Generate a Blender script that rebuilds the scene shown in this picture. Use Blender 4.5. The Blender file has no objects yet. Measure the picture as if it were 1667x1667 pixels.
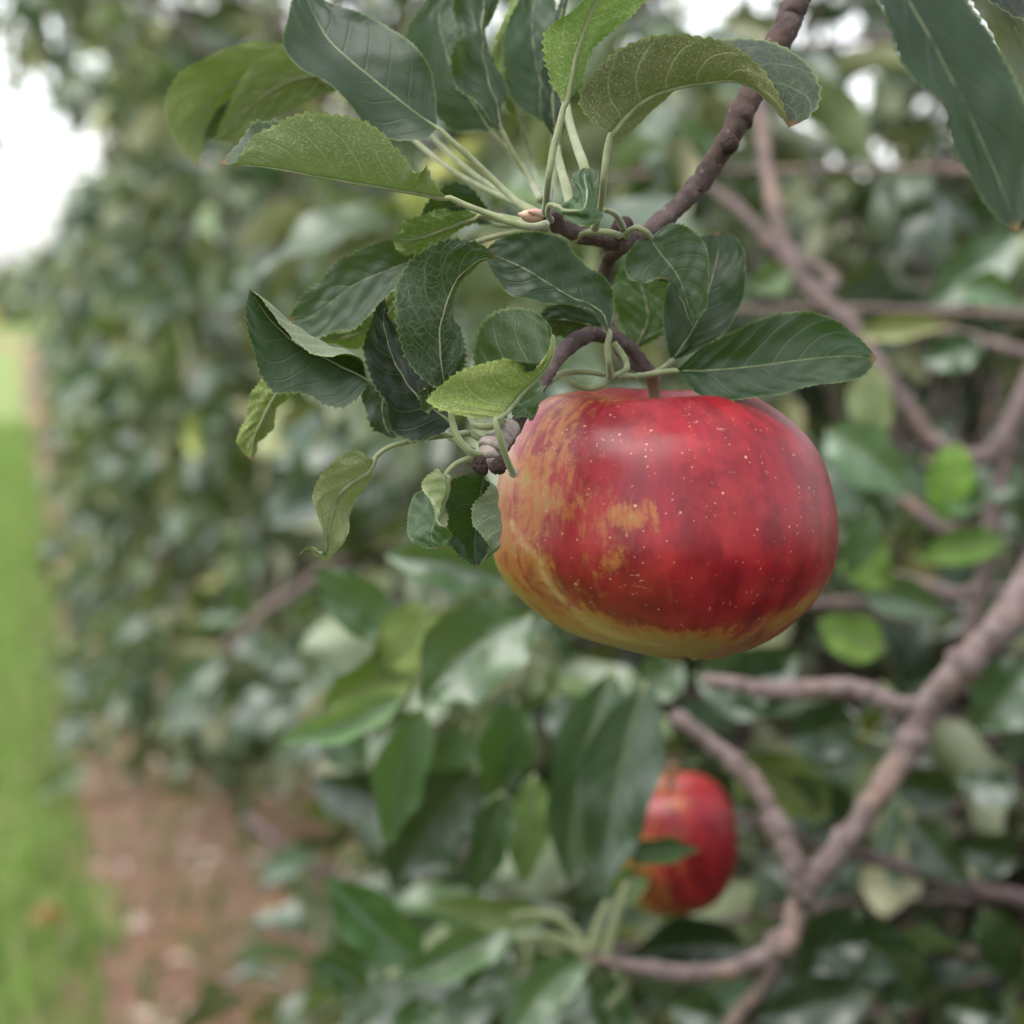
import bpy, math, random
import numpy as np
from mathutils import Vector, Matrix

random.seed(7)
rng = np.random.default_rng(7)
S = bpy.context.scene
COL = S.collection
R = math.radians

# ------------------------------------------------------------------ camera
CAM_LOC = np.array([0.0, 0.0, 1.30])
YAW, PITCH = R(10.9), R(-4.9)          # turned right of the row, tilted a little down
FWD = np.array([math.sin(YAW) * math.cos(PITCH), math.cos(YAW) * math.cos(PITCH), math.sin(PITCH)])
RGT = np.array([math.cos(YAW), -math.sin(YAW), 0.0])
UPV = np.cross(RGT, FWD)
cam = bpy.data.cameras.new('camera')
cam_o = bpy.data.objects.new('camera', cam)
COL.objects.link(cam_o)
cam_o.matrix_world = Matrix(((RGT[0], UPV[0], -FWD[0], CAM_LOC[0]), (RGT[1], UPV[1], -FWD[1], CAM_LOC[1]),
                             (RGT[2], UPV[2], -FWD[2], CAM_LOC[2]), (0, 0, 0, 1)))
cam.sensor_fit = 'HORIZONTAL'
cam.sensor_width = 36.0
cam.lens = 90.0
cam.clip_start = 0.02
cam.clip_end = 900.0
cam.dof.use_dof = True
cam.dof.focus_distance = 0.568
cam.dof.aperture_fstop = 14.5
S.camera = cam_o

# ------------------------------------------------------------------ sky, sun, exposure
SUN_EL, SUN_AZ = R(66), R(-120)         # azimuth from +Y (row direction), negative = left
W = bpy.data.worlds.new('World')
S.world = W
W.use_nodes = True
wn, wl = W.node_tree.nodes, W.node_tree.links
wn.clear()
sky = wn.new('ShaderNodeTexSky')
sky.sky_type = 'NISHITA'
sky.sun_disc = False
sky.sun_elevation = SUN_EL
sky.sun_rotation = SUN_AZ
sky.air_density = 1.0
sky.dust_density = 2.0
sky.ozone_density = 1.0
whs = wn.new('ShaderNodeHueSaturation')          # thin overcast: the sky is nearly white
whs.inputs['Saturation'].default_value = 0.22
wbg = wn.new('ShaderNodeBackground')
wbg.inputs['Strength'].default_value = 0.15
wout = wn.new('ShaderNodeOutputWorld')
wl.new(sky.outputs[0], whs.inputs['Color'])
wl.new(whs.outputs[0], wbg.inputs['Color'])
wl.new(wbg.outputs[0], wout.inputs['Surface'])
sun = bpy.data.lights.new('sun', 'SUN')
sun.energy = 0.8
sun.angle = R(60)
sun.color = (1.0, 0.97, 0.92)
sun_o = bpy.data.objects.new('sun', sun)
COL.objects.link(sun_o)
sd = Vector((math.sin(SUN_AZ) * math.cos(SUN_EL), math.cos(SUN_AZ) * math.cos(SUN_EL), math.sin(SUN_EL)))
sun_o.rotation_euler = sd.to_track_quat('Z', 'Y').to_euler()
S.view_settings.view_transform = 'Standard'
S.view_settings.look = 'None'
S.view_settings.gamma = 1.0
S.view_settings.use_curve_mapping = False
S.view_settings.exposure = 1.85

# ------------------------------------------------------------------ helpers
K = 0.4 / 1667.0


def at(px, py, d):
    """point of the place seen at pixel (px, py) of the photograph at distance d in metres"""
    return CAM_LOC + d * (FWD + (px - 833.5) * K * RGT - (py - 833.5) * K * UPV)


def project(P):
    q = np.asarray(P) - CAM_LOC
    d = q @ FWD
    dd = np.where(np.abs(d) < 1e-6, 1e-6, d)
    return (q @ RGT) / dd / K + 833.5, 833.5 - (q @ UPV) / dd / K, d


def tag(o, label=None, cat=None, group=None, kind=None):
    if label: o['label'] = label
    if cat: o['category'] = cat
    if group: o['group'] = group
    if kind: o['kind'] = kind
    return o


def empty(name, loc, label=None, cat=None, group=None):
    o = bpy.data.objects.new(name, None)
    o.empty_display_size = 0.05
    o.location = [float(v) for v in loc]
    COL.objects.link(o)
    return tag(o, label, cat, group)


def mesh_np(name, V, F, mats, uv=None, col=None, smooth=True, mi=None):
    """V (n,3), F (m,4) or (m,3) int array"""
    me = bpy.data.meshes.new(name)
    V = np.ascontiguousarray(V, dtype=np.float32)
    F = np.ascontiguousarray(F, dtype=np.int32)
    k = F.shape[1]
    me.vertices.add(len(V)); me.vertices.foreach_set('co', V.ravel())
    me.loops.add(F.size); me.loops.foreach_set('vertex_index', F.ravel())
    me.polygons.add(len(F))
    me.polygons.foreach_set('loop_start', np.arange(0, F.size, k, dtype=np.int32))
    me.polygons.foreach_set('use_smooth', np.full(len(F), smooth, dtype=bool))
    if mi is not None:
        me.polygons.foreach_set('material_index', np.ascontiguousarray(mi, dtype=np.int32))
    me.update(calc_edges=True)
    for m in (mats if isinstance(mats, (list, tuple)) else [mats]):
        me.materials.append(m)
    if uv is not None:
        l = me.uv_layers.new(name='UVMap')
        l.data.foreach_set('uv', np.ascontiguousarray(uv[F.ravel()], dtype=np.float32).ravel())
    if col is not None:
        for nm, arr in col.items():
            arr = np.asarray(arr, dtype=np.float32)
            if arr.ndim == 1:
                a = me.attributes.new(nm, 'FLOAT', 'POINT'); a.data.foreach_set('value', arr)
            else:
                a = me.attributes.new(nm, 'FLOAT_COLOR', 'POINT'); a.data.foreach_set('color', arr.ravel())
    return me


def link(name, me, parent=None, loc=None):
    o = bpy.data.objects.new(name, me)
    COL.objects.link(o)
    if parent is not None: o.parent = parent
    if loc is not None: o.location = [float(v) for v in loc]
    return o


def spline(pts, n, t_out=None):
    """Catmull-Rom through pts (k,d), n samples by arc length"""
    P = np.asarray(pts, dtype=float)
    if len(P) == 2:
        t = np.linspace(0, 1, n)[:, None] if t_out is None else np.asarray(t_out)[:, None]
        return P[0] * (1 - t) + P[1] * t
    Q = np.vstack([2 * P[0] - P[1], P, 2 * P[-1] - P[-2]])
    out = []
    for i in range(len(P) - 1):
        p0, p1, p2, p3 = Q[i:i + 4]
        # centripetal
        d1 = max(np.linalg.norm(p1 - p0), 1e-9) ** .5; d2 = max(np.linalg.norm(p2 - p1), 1e-9) ** .5
        d3 = max(np.linalg.norm(p3 - p2), 1e-9) ** .5
        m1 = d2 * ((p1 - p0) / d1 - (p2 - p0) / (d1 + d2) + (p2 - p1) / d2)
        m2 = d2 * ((p2 - p1) / d2 - (p3 - p1) / (d2 + d3) + (p3 - p2) / d3)
        s = np.linspace(0, 1, 24, endpoint=(i == len(P) - 2))[:, None]
        out.append((2 * s**3 - 3 * s**2 + 1) * p1 + (s**3 - 2 * s**2 + s) * m1 + (-2 * s**3 + 3 * s**2) * p2 + (s**3 - s**2) * m2)
    C = np.vstack(out)
    L = np.concatenate([[0], np.cumsum(np.linalg.norm(np.diff(C[:, :3], axis=0), axis=1))])
    L /= L[-1]
    t = np.linspace(0, 1, n) if t_out is None else np.asarray(t_out)
    return np.stack([np.interp(t, L, C[:, j]) for j in range(C.shape[1])], 1)


def tube(P, r, seg=10, lump=0.0, cap=True):
    """tapered tube mesh data through P (n,3) with radii r (n)"""
    P = np.asarray(P, float); n = len(P); r = np.broadcast_to(np.asarray(r, float), (n,))
    T = np.gradient(P, axis=0); T /= np.linalg.norm(T, axis=1)[:, None] + 1e-12
    a = np.array([0, 0, 1.0]) if abs(T[0][2]) < .9 else np.array([1.0, 0, 0])
    N = np.cross(T[0], a); N /= np.linalg.norm(N)
    V = []
    ph = rng.random(6) * 6.28
    th = np.arange(seg) / seg * 2 * math.pi
    for i in range(n):
        N = N - T[i] * (N @ T[i]); N /= np.linalg.norm(N) + 1e-12
        B = np.cross(T[i], N)
        rr = r[i] * (1 + lump * (np.sin(2 * th + ph[0] + i * .35) * .5 + np.sin(3 * th + ph[1] - i * .23) * .4 + .5 * rng.standard_normal(seg) * .4))
        V.append(P[i] + np.cos(th)[:, None] * N * rr[:, None] + np.sin(th)[:, None] * B * rr[:, None])
    V = np.vstack(V)
    i, j = np.meshgrid(np.arange(n - 1), np.arange(seg), indexing='ij')
    a0 = (i * seg + j).ravel(); b0 = (i * seg + (j + 1) % seg).ravel()
    F = np.stack([a0, b0, b0 + seg, a0 + seg], 1)
    if cap:
        V = np.vstack([V, P[0] - T[0] * r[0] * .5, P[-1] + T[-1] * r[-1] * .6])
        s = np.arange(seg); s2 = (s + 1) % seg
        c0 = len(V) - 2; c1 = len(V) - 1; o = (n - 1) * seg
        F = np.vstack([F, np.stack([s2, s, np.full(seg, c0), np.full(seg, c0)], 1)[:, [0, 1, 2, 2]],
                       np.stack([o + s, o + s2, np.full(seg, c1), np.full(seg, c1)], 1)[:, [0, 1, 2, 2]]])
    return V, F


def fix_tris(V, F):
    """quads with a doubled last corner -> separate triangles; returns triangles only"""
    q = F[:, 2] != F[:, 3]
    Q = F[q]; Tt = F[~q][:, :3]
    return V, np.vstack([Q[:, [0, 1, 2]], Q[:, [0, 2, 3]], Tt])


def tube_mesh(name, P, r, mat, seg=10, lump=0.0, origin=(0, 0, 0)):
    V, F = fix_tris(*tube(P, r, seg, lump))
    return mesh_np(name, V - np.asarray(origin), F, mat)


# ------------------------------------------------------------------ materials
class NT:
    def __init__(self, name):
        self.m = bpy.data.materials.new(name)
        self.m.use_nodes = True
        self.t = self.m.node_tree
        self.t.nodes.clear()
        self.out = self.n('ShaderNodeOutputMaterial')

    def n(self, typ, **kw):
        nd = self.t.nodes.new(typ)
        for k, v in kw.items(): setattr(nd, k, v)
        return nd

    def l(self, a, b):
        self.t.links.new(a, b)

    def put(self, sock, v):
        if hasattr(v, 'links') or hasattr(v, 'is_linked'): self.l(v, sock)
        else: sock.default_value = v

    def math(self, op, a, b=None, c=None, clamp=False):
        nd = self.n('ShaderNodeMath', operation=op, use_clamp=clamp)
        self.put(nd.inputs[0], a)
        if b is not None: self.put(nd.inputs[1], b)
        if c is not None: self.put(nd.inputs[2], c)
        return nd.outputs[0]

    def step(self, x, lo, hi, a=0.0, b=1.0):
        nd = self.n('ShaderNodeMapRange', interpolation_type='SMOOTHSTEP')
        self.put(nd.inputs[0], x); nd.inputs[1].default_value = lo; nd.inputs[2].default_value = hi
        nd.inputs[3].default_value = a; nd.inputs[4].default_value = b
        return nd.outputs[0]

    def mix(self, f, a, b, mode='MIX'):
        nd = self.n('ShaderNodeMix', data_type='RGBA', blend_type=mode)
        self.put(nd.inputs[0], f)
        for s, v in ((nd.inputs[6], a), (nd.inputs[7], b)):
            if isinstance(v, (tuple, list)): s.default_value = (*v[:3], 1)
            else: self.l(v, s)
        return nd.outputs[2]

    def noise(self, vec, scale, detail=4, rough=.55, dist=0.0):
        nd = self.n('ShaderNodeTexNoise')
        if vec is not None: self.l(vec, nd.inputs['Vector'])
        nd.inputs['Scale'].default_value = scale; nd.inputs['Detail'].default_value = detail
        nd.inputs['Roughness'].default_value = rough; nd.inputs['Distortion'].default_value = dist
        return nd.outputs['Fac']

    def mapping(self, vec, scale=(1, 1, 1), loc=(0, 0, 0), rot=(0, 0, 0)):
        nd = self.n('ShaderNodeMapping')
        self.l(vec, nd.inputs[0]); nd.inputs['Scale'].default_value = scale
        nd.inputs['Location'].default_value = loc; nd.inputs['Rotation'].default_value = rot
        return nd.outputs[0]

    def bump(self, h, strength, dist):
        nd = self.n('ShaderNodeBump')
        nd.inputs['Strength'].default_value = strength; nd.inputs['Distance'].default_value = dist
        self.l(h, nd.inputs['Height'])
        return nd.outputs[0]

    def bsdf(self, color, rough=.5, spec=.5, normal=None, sheen=0.0, coat=0.0, coat_rough=.2):
        nd = self.n('ShaderNodeBsdfPrincipled')
        if isinstance(color, (tuple, list)): nd.inputs['Base Color'].default_value = (*color[:3], 1)
        else: self.l(color, nd.inputs['Base Color'])
        self.put(nd.inputs['Roughness'], rough)
        self.put(nd.inputs['Specular IOR Level'], spec)
        if sheen: nd.inputs['Sheen Weight'].default_value = sheen; nd.inputs['Sheen Roughness'].default_value = .5
        if coat: nd.inputs['Coat Weight'].default_value = coat; nd.inputs['Coat Roughness'].default_value = coat_rough
        if normal is not None: self.l(normal, nd.inputs['Normal'])
        return nd.outputs[0]


def leaf_material(name, detailed, from_attr):
    t = NT(name)
    if from_attr:
        a = t.n('ShaderNodeAttribute', attribute_name='tint', attribute_type='GEOMETRY')
        tint, alpha = a.outputs['Color'], 0.35
    else:
        oi = t.n('ShaderNodeObjectInfo')
        tint, alpha = oi.outputs['Color'], oi.outputs['Alpha']
    uvn = t.n('ShaderNodeUVMap', uv_map='UVMap')
    sep = t.n('ShaderNodeSeparateXYZ'); t.l(uvn.outputs[0], sep.inputs[0])
    u = sep.outputs[0]
    v = t.math('MULTIPLY_ADD', sep.outputs[1], 2.0, -1.0)
    av = t.math('ABSOLUTE', v)
    sg = t.math('SIGN', v)
    mid = t.step(t.math('DIVIDE', av, t.math('MULTIPLY_ADD', u, -.75, 1.02)), .014, .05, 1, 0)
    tc = t.n('ShaderNodeTexCoord')
    ob = tc.outputs['Object']
    # side veins leave the midrib and bend to the tip
    wob = t.noise(ob, 90, 2)
    s = t.math('SUBTRACT', u, t.math('MULTIPLY', av, .17))
    s = t.math('SUBTRACT', s, t.math('MULTIPLY', t.math('POWER', av, 3.0), .10))
    s = t.math('MULTIPLY_ADD', wob, .05, s)
    s = t.math('MULTIPLY_ADD', s, 7.5, t.math('MULTIPLY', sg, .22))
    dist = t.math('ABSOLUTE', t.math('SUBTRACT', t.math('FRACT', s), .5))
    lat = t.math('MULTIPLY', t.step(dist, .015, .075, 1, 0), t.step(av, .75, 1.0, 1, .25))
    geo = t.n('ShaderNodeNewGeometry')
    back = geo.outputs['Backfacing']
    if detailed:
        wv = t.n('ShaderNodeTexNoise'); t.l(ob, wv.inputs['Vector']); wv.inputs['Scale'].default_value = 160
        wv.inputs['Detail'].default_value = 1
        vm = t.n('ShaderNodeVectorMath', operation='MULTIPLY_ADD')
        t.l(wv.outputs['Color'], vm.inputs[0]); vm.inputs[1].default_value = (.004, .004, .004); t.l(ob, vm.inputs[2])
        nets = []
        for sc, w in ((400, .10), (1050, .12)):
            vo = t.n('ShaderNodeTexVoronoi', feature='DISTANCE_TO_EDGE'); t.l(vm.outputs[0], vo.inputs['Vector'])
            vo.inputs['Scale'].default_value = sc
            nets.append(t.step(vo.outputs['Distance'], 0.0, w, 1, 0))
        net = t.math('MULTIPLY', t.math('MAXIMUM', nets[0], t.math('MULTIPLY', nets[1], .55)), t.math('MULTIPLY_ADD', alpha, 1.5, -.15, clamp=True))
    else:
        net = 0.0
    n1 = t.noise(ob, 38 if detailed else 22, 4)
    n2 = t.noise(ob, 1900, 3) if detailed else n1
    veins = t.math('MAXIMUM', mid, t.math('MULTIPLY', lat, .75))
    if detailed:
        veins_all = t.math('MAXIMUM', veins, t.math('MULTIPLY', net, .42))
    else:
        veins_all = veins
    # upper face
    top = t.mix(t.step(n1, .3, .7), (.0075, .0185, .0078), (.0145, .030, .0125)) if detailed else t.mix(t.step(n1, .3, .7), (.020, .038, .016), (.038, .064, .028))
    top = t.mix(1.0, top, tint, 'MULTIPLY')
    vt = t.math('MAXIMUM', mid, t.math('MULTIPLY', lat, .6)) if not detailed else t.math('MAXIMUM', t.math('MULTIPLY', mid, 1.4), t.math('MAXIMUM', t.math('MULTIPLY', lat, t.step(n1, .3, .7, .22, .5)), t.math('MULTIPLY', net, .4)))
    top = t.mix(t.math('MULTIPLY', vt, alpha), top, (.15, .205, .10))
    # underside, pale and downy
    und = t.mix(t.step(n1, .3, .72), (.110, .130, .062), (.19, .20, .125)) if detailed else t.mix(t.step(n1, .3, .72), (.125, .15, .068), (.215, .235, .145))
    und = t.mix(1.0, und, tint, 'MULTIPLY')
    und = t.mix(t.math('MULTIPLY', veins_all, .55), und, (.27, .31, .17))
    if detailed:
        fuzz = t.step(n2, .50, .68)
        und = t.mix(t.math('MULTIPLY', fuzz, .35), und, (.36, .38, .27))
        top = t.mix(t.math('MULTIPLY', fuzz, t.math('MULTIPLY', alpha, .05)), top, (.2, .23, .16))
        h = t.math('MULTIPLY', veins_all, -1.0)
        h = t.math('ADD', h, t.math('MULTIPLY', n1, .6))
        h2 = t.math('MULTIPLY_ADD', n2, .35, veins_all)
        nt_ = t.bump(h, .36, .0005)
        nu_ = t.bump(h2, .55, .0005)
        # brown nibbled spots and dry margin
        sp = t.n('ShaderNodeTexVoronoi', feature='F1'); t.l(ob, sp.inputs['Vector']); sp.inputs['Scale'].default_value = 85
        pick = t.n('ShaderNodeSeparateXYZ'); t.l(sp.outputs['Color'], pick.inputs[0])
        spot = t.math('MULTIPLY', t.step(sp.outputs['Distance'], .06, .14, 1, 0), t.step(pick.outputs[0], .84, .86))
        top = t.mix(spot, top, (.16, .06, .03)); und = t.mix(spot, und, (.2, .09, .04))
        dry = t.math('MULTIPLY', t.step(t.math('MULTIPLY_ADD', n1, .06, u), .985, 1.02), .8)
        top = t.mix(dry, top, (.14, .07, .03)); und = t.mix(dry, und, (.2, .11, .05))
        rim = t.math('MULTIPLY', t.step(av, .955, 1.0), .4)
        top = t.mix(rim, top, (.17, .22, .07)); und = t.mix(rim, und, (.26, .33, .10))
    else:
        nt_ = nu_ = None
    rough = t.math('MULTIPLY_ADD', n1, .20, .36 if detailed else .22)
    bt = t.bsdf(top, rough, .29 if detailed else .6, nt_)
    bu = t.bsdf(und, .8, .2, nu_, sheen=.12 if detailed else 0)
    mx = t.n('ShaderNodeMixShader'); t.l(back, mx.inputs[0]); t.l(bt, mx.inputs[1]); t.l(bu, mx.inputs[2])
    tr = t.n('ShaderNodeBsdfTranslucent')
    tcol = t.mix(1.0, (.15, .25, .022), tint, 'MULTIPLY')
    t.l(t.mix(t.math('MULTIPLY', veins_all, .4), tcol, (.10, .16, .03)), tr.inputs[0])
    mx2 = t.n('ShaderNodeMixShader'); mx2.inputs[0].default_value = .13 if detailed else .09
    t.l(mx.outputs[0], mx2.inputs[1]); t.l(tr.outputs[0], mx2.inputs[2])
    t.l(mx2.outputs[0], t.out.inputs[0])
    return t.m


def bark_material(name, c0, c1, c2, sc=1.0):
    t = NT(name)
    tc = t.n('ShaderNodeTexCoord'); ob = tc.outputs['Object']
    n1 = t.noise(ob, 130 * sc, 6, .7); n2 = t.noise(ob, 420 * sc, 4, .7); n3 = t.noise(ob, 45 * sc, 3)
    c = t.mix(t.step(n1, .32, .66), c0, c1)
    c = t.mix(t.step(n3, .52, .68), c, c2)
    vo = t.n('ShaderNodeTexVoronoi', feature='F1'); t.l(ob, vo.inputs['Vector']); vo.inputs['Scale'].default_value = 330 * sc
    c = t.mix(t.step(vo.outputs['Distance'], .08, .2, .45, 0), c, (.24, .19, .165))
    c = t.mix(t.step(n2, .55, .75, 0, .55), c, (.045, .03, .027))
    nb = t.bump(t.math('ADD', t.math('MULTIPLY', n2, .5), n1), .7, .0016 / sc)
    t.l(t.bsdf(c, .85, .18, nb), t.out.inputs[0])
    return t.m


def plain_material(name, c0, c1, scale=200, rough=.6, bump=.3, dist=.0004, spec=.4, sheen=0.0):
    t = NT(name)
    tc = t.n('ShaderNodeTexCoord')
    n1 = t.noise(tc.outputs['Object'], scale, 5, .6)
    t.l(t.bsdf(t.mix(t.step(n1, .3, .7), c0, c1), rough, spec, t.bump(n1, bump, dist), sheen=sheen), t.out.inputs[0])
    return t.m


M_LEAF = leaf_material('apple_leaf_near', True, False)
M_LEAF_FAR = leaf_material('apple_leaf', False, False)
M_LEAF_MASS = leaf_material('apple_leaf_mass', False, True)
M_BARK = bark_material('young_bark', (.085, .060, .056), (.165, .125, .12), (.19, .13, .105))
M_BARK_DK = bark_material('old_spur_bark', (.035, .024, .023), (.085, .062, .060), (.06, .038, .032))
M_TRUNK = bark_material('trunk_bark', (.085, .06, .052), (.17, .125, .11), (.13, .085, .06), .35)
M_SPUR = bark_material('grey_spur_bark', (.20, .165, .145), (.34, .29, .26), (.26, .2, .17), 1.6)
M_STALK = plain_material('leaf_stalk', (.095, .12, .042), (.165, .175, .085), 260, .65, .4, .0003, .3, .3)
M_STALK_BR = plain_material('fruit_stalk', (.075, .040, .018), (.15, .085, .035), 260, .6, .4, .0003)
M_BUD = plain_material('dark_bud', (.012, .005, .005), (.05, .016, .013), 900, .7, 1.0, .0012)
M_BUD_PK = plain_material('pink_bud', (.42, .22, .18), (.46, .34, .24), 500, .6, .5, .0005)


def apple_material(name):
    t = NT(name)
    tc = t.n('ShaderNodeTexCoord'); ob = tc.outputs['Object']
    bl = t.n('ShaderNodeAttribute', attribute_name='blush', attribute_type='GEOMETRY').outputs['Fac']
    ru = t.n('ShaderNodeAttribute', attribute_name='russet', attribute_type='GEOMETRY').outputs['Fac']
    uvn = t.n('ShaderNodeUVMap', uv_map='UVMap').outputs[0]
    # streaks run from stalk to eye
    st = t.noise(t.mapping(uvn, (30, 5, 1)), 1.0, 6, .62, .25)
    st2 = t.noise(t.mapping(uvn, (110, 16, 1)), 1.0, 4, .6, .2)
    mo = t.noise(ob, 95, 5, .62)
    big = t.noise(ob, 30, 3)
    m = t.math('ADD', bl, t.math('MULTIPLY', t.math('SUBTRACT', st, .5), 1.1))
    m = t.math('ADD', m, t.math('MULTIPLY', t.math('SUBTRACT', mo, .5), 1.35))
    m = t.math('ADD', m, t.math('MULTIPLY', t.math('SUBTRACT', st2, .5), .9))
    fk = t.noise(ob, 420, 3, .6)
    m = t.math('ADD', m, t.math('MULTIPLY', t.math('SUBTRACT', fk, .5), .7))
    red = t.step(m, .06, .86)
    yel = t.mix(t.step(mo, .3, .7), (.225, .125, .025), (.25, .165, .043))
    yel = t.mix(t.step(big, .45, .7, 0, .55), yel, (.15, .13, .036))
    rc = t.mix(t.step(st, .34, .62), (.205, .0048, .0125), (.12, .0025, .0075))
    rc = t.mix(t.step(mo, .42, .72, 0, .45), rc, (.33, .028, .026))
    org = t.mix(.5, (.36, .07, .015), (.38, .11, .02))
    c = t.mix(red, yel, rc)
    edge = t.math('MULTIPLY', t.step(m, .25, .42), t.step(m, .48, .66, 1, 0))
    c = t.mix(t.math('MULTIPLY', edge, .3), c, org)
    # pale lenticel specks of uneven size
    for sc, r0, r1, lim, amt in ((190, .03, .10, .48, .6), (330, .04, .13, .5, .5), (620, .06, .2, .55, .4)):
        vo = t.n('ShaderNodeTexVoronoi', feature='F1'); t.l(ob, vo.inputs['Vector']); vo.inputs['Scale'].default_value = sc
        pk = t.n('ShaderNodeSeparateXYZ'); t.l(vo.outputs['Color'], pk.inputs[0])
        sp = t.math('MULTIPLY', t.step(vo.outputs['Distance'], r0, r1, 1, 0), t.step(pk.outputs[0], lim, lim + .15))
        c = t.mix(t.math('MULTIPLY', sp, amt), c, (.58, .36, .20))
    # fine scurf flecks low on the fruit and the russet line
    fl = t.noise(t.mapping(ob, (1, 1, 1.8)), 420, 3, .6, 1.6)
    fl2 = t.noise(ob, 60, 2)
    c = t.mix(t.math('MULTIPLY', t.step(fl, .63, .72), t.step(fl2, .52, .66, 0, .45)), c, (.52, .33, .22))
    rn = t.noise(ob, 260, 3)
    c = t.mix(t.math('MULTIPLY', t.math('MULTIPLY', ru, t.step(rn, .25, .6)), .75), c, (.36, .235, .105))
    wax = t.step(t.noise(ob, 45, 3), .35, .7, .33, .45)
    nb = t.bump(t.math('MULTIPLY_ADD', rn, .3, big), .06, .0008)
    p = t.bsdf(c, wax, .34, nb)
    t.l(p, t.out.inputs[0])
    return t.m


M_APPLE = apple_material('apple_skin')

# ------------------------------------------------------------------ leaves by loft
def tooth(u, n, ph):
    f = (u * n + ph) % 1.0
    return np.where(f < .72, f / .72, (1 - f) / .28)


def loft_leaf(curves, mid, rows, cols, teeth=30, amp=.0009, wave=.0008, quilt=.0008, soft=.5, seed=0):
    """curves: list of (k,3) world point lists, base -> tip, ordered across the blade; mid: index of the midrib"""
    r = np.random.default_rng(seed + 100)
    u = np.linspace(0, 1, rows)
    ut = np.sin((u - .5) * math.pi) * .18 + (u - .5) * .64 + .5        # closer rows at both ends
    ut = (ut - ut[0]) / (ut[-1] - ut[0])
    C = np.stack([spline(c, rows, ut) for c in curves], 1)             # rows, K, 3
    Kc = C.shape[1]
    w = np.linspace(0, Kc - 1, cols)
    vv = np.where(w <= mid, -(mid - w) / max(mid, 1), (w - mid) / max(Kc - 1 - mid, 1))
    V = np.zeros((rows, cols, 3))
    for j, x in enumerate(w):
        i = min(int(x), Kc - 2); f = x - i
        lin = C[:, i] * (1 - f) + C[:, i + 1] * f
        if Kc == 3:
            q = C[:, 0] * (x - 1) * (x - 2) / 2 - C[:, 1] * x * (x - 2) + C[:, 2] * x * (x - 1) / 2
        else:
            p0 = C[:, max(i - 1, 0)]; p3 = C[:, min(i + 2, Kc - 1)]
            m1 = (C[:, i + 1] - p0) / 2; m2 = (p3 - C[:, i]) / 2
            q = (2*f**3-3*f**2+1)*C[:, i] + (f**3-2*f**2+f)*m1 + (-2*f**3+3*f**2)*C[:, i+1] + (f**3-f**2)*m2
        V[:, j] = lin * (1 - soft) + q * soft
    # teeth
    for j, jn in ((0, 1), (cols - 1, cols - 2)):
        d = V[:, j] - V[:, jn]
        d /= np.linalg.norm(d, axis=1)[:, None] + 1e-9
        tt = tooth(ut, teeth, r.random()) * (.6 + .8 * np.repeat(r.random(rows // 4 + 1), 4)[:rows])
        V[:, j] += d * (tt * amp * np.clip(np.sin(ut * math.pi) * 3, 0, 1))[:, None]
    # normals, then quilting and edge waves
    du = np.gradient(V, axis=0); dv = np.gradient(V, axis=1)
    N = np.cross(du, dv); N /= np.linalg.norm(N, axis=2)[..., None] + 1e-12
    av = np.abs(vv)[None, :]
    s = (ut[:, None] - .17 * av - .10 * av**3) * 7.5 + .22 * np.sign(vv)[None, :]
    q = np.abs((s % 1.0) - .5) * 2
    env = np.clip(np.sin(ut * math.pi) * 2, 0, 1)[:, None]
    disp = quilt * (np.sin(np.clip(1 - q, 0, 1) * math.pi / 2) * 0.0 + np.sqrt(np.clip(q, 0, 1))) * av * (1 - .5 * av) * env
    p1, p2 = r.random(2) * 6.28
    disp = disp + wave * av**2 * env * (np.sin(ut * 17 + p1)[:, None] * (vv < 0) + np.sin(ut * 15 + p2)[:, None] * (vv > 0))
    k1, k2, k3 = r.uniform(7, 16, 3); q1, q2, q3 = r.random(3) * 6.28
    disp = disp + wave * .55 * env * np.sin(ut[:, None] * k1 + vv[None, :] * 3 + q1) * np.sin(vv[None, :] * 4 - ut[:, None] * k2 * .6 + q2) * np.clip(av * 2, 0, 1)
    disp = disp + wave * .22 * env * np.sin(ut[:, None] * k3 * 3 + q3) * np.sin(vv[None, :] * 9 + q1 + ut[:, None] * 9)
    V = V + N * disp[..., None]
    UV = np.stack([np.repeat(ut[:, None], cols, 1), np.repeat((vv * .5 + .5)[None, :], rows, 0)], 2).reshape(-1, 2)
    i, j = np.meshgrid(np.arange(rows - 1), np.arange(cols - 1), indexing='ij')
    a = (i * cols + j).ravel()
    F = np.stack([a, a + cols, a + cols + 1, a + 1], 1)
    return V, F, UV, C[:, mid]


def orient(V, F, side, cols, mid_frac, half):
    """make the face seen by the camera be the upper or under side over the given half"""
    P = V.reshape(-1, 3)
    c = P[F]
    n = np.cross(c[:, 2] - c[:, 0], c[:, 3] - c[:, 1])
    j = F[:, 0] % cols
    sel = {'all': j >= 0, 'first': j < mid_frac * cols, 'last': j >= mid_frac * cols}[half]
    facing = np.einsum('ij,ij->i', n, CAM_LOC - c.mean(1))[sel].sum()
    if (facing > 0) != (side == 'top'):
        F = F[:, ::-1]
    return F


def world_curve(pts, d0):
    out = []
    for p in pts:
        z = p[2] if len(p) > 2 else 0
        out.append(at(p[0], p[1], d0 + z / 1000.0))
    return np.array(out)


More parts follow.
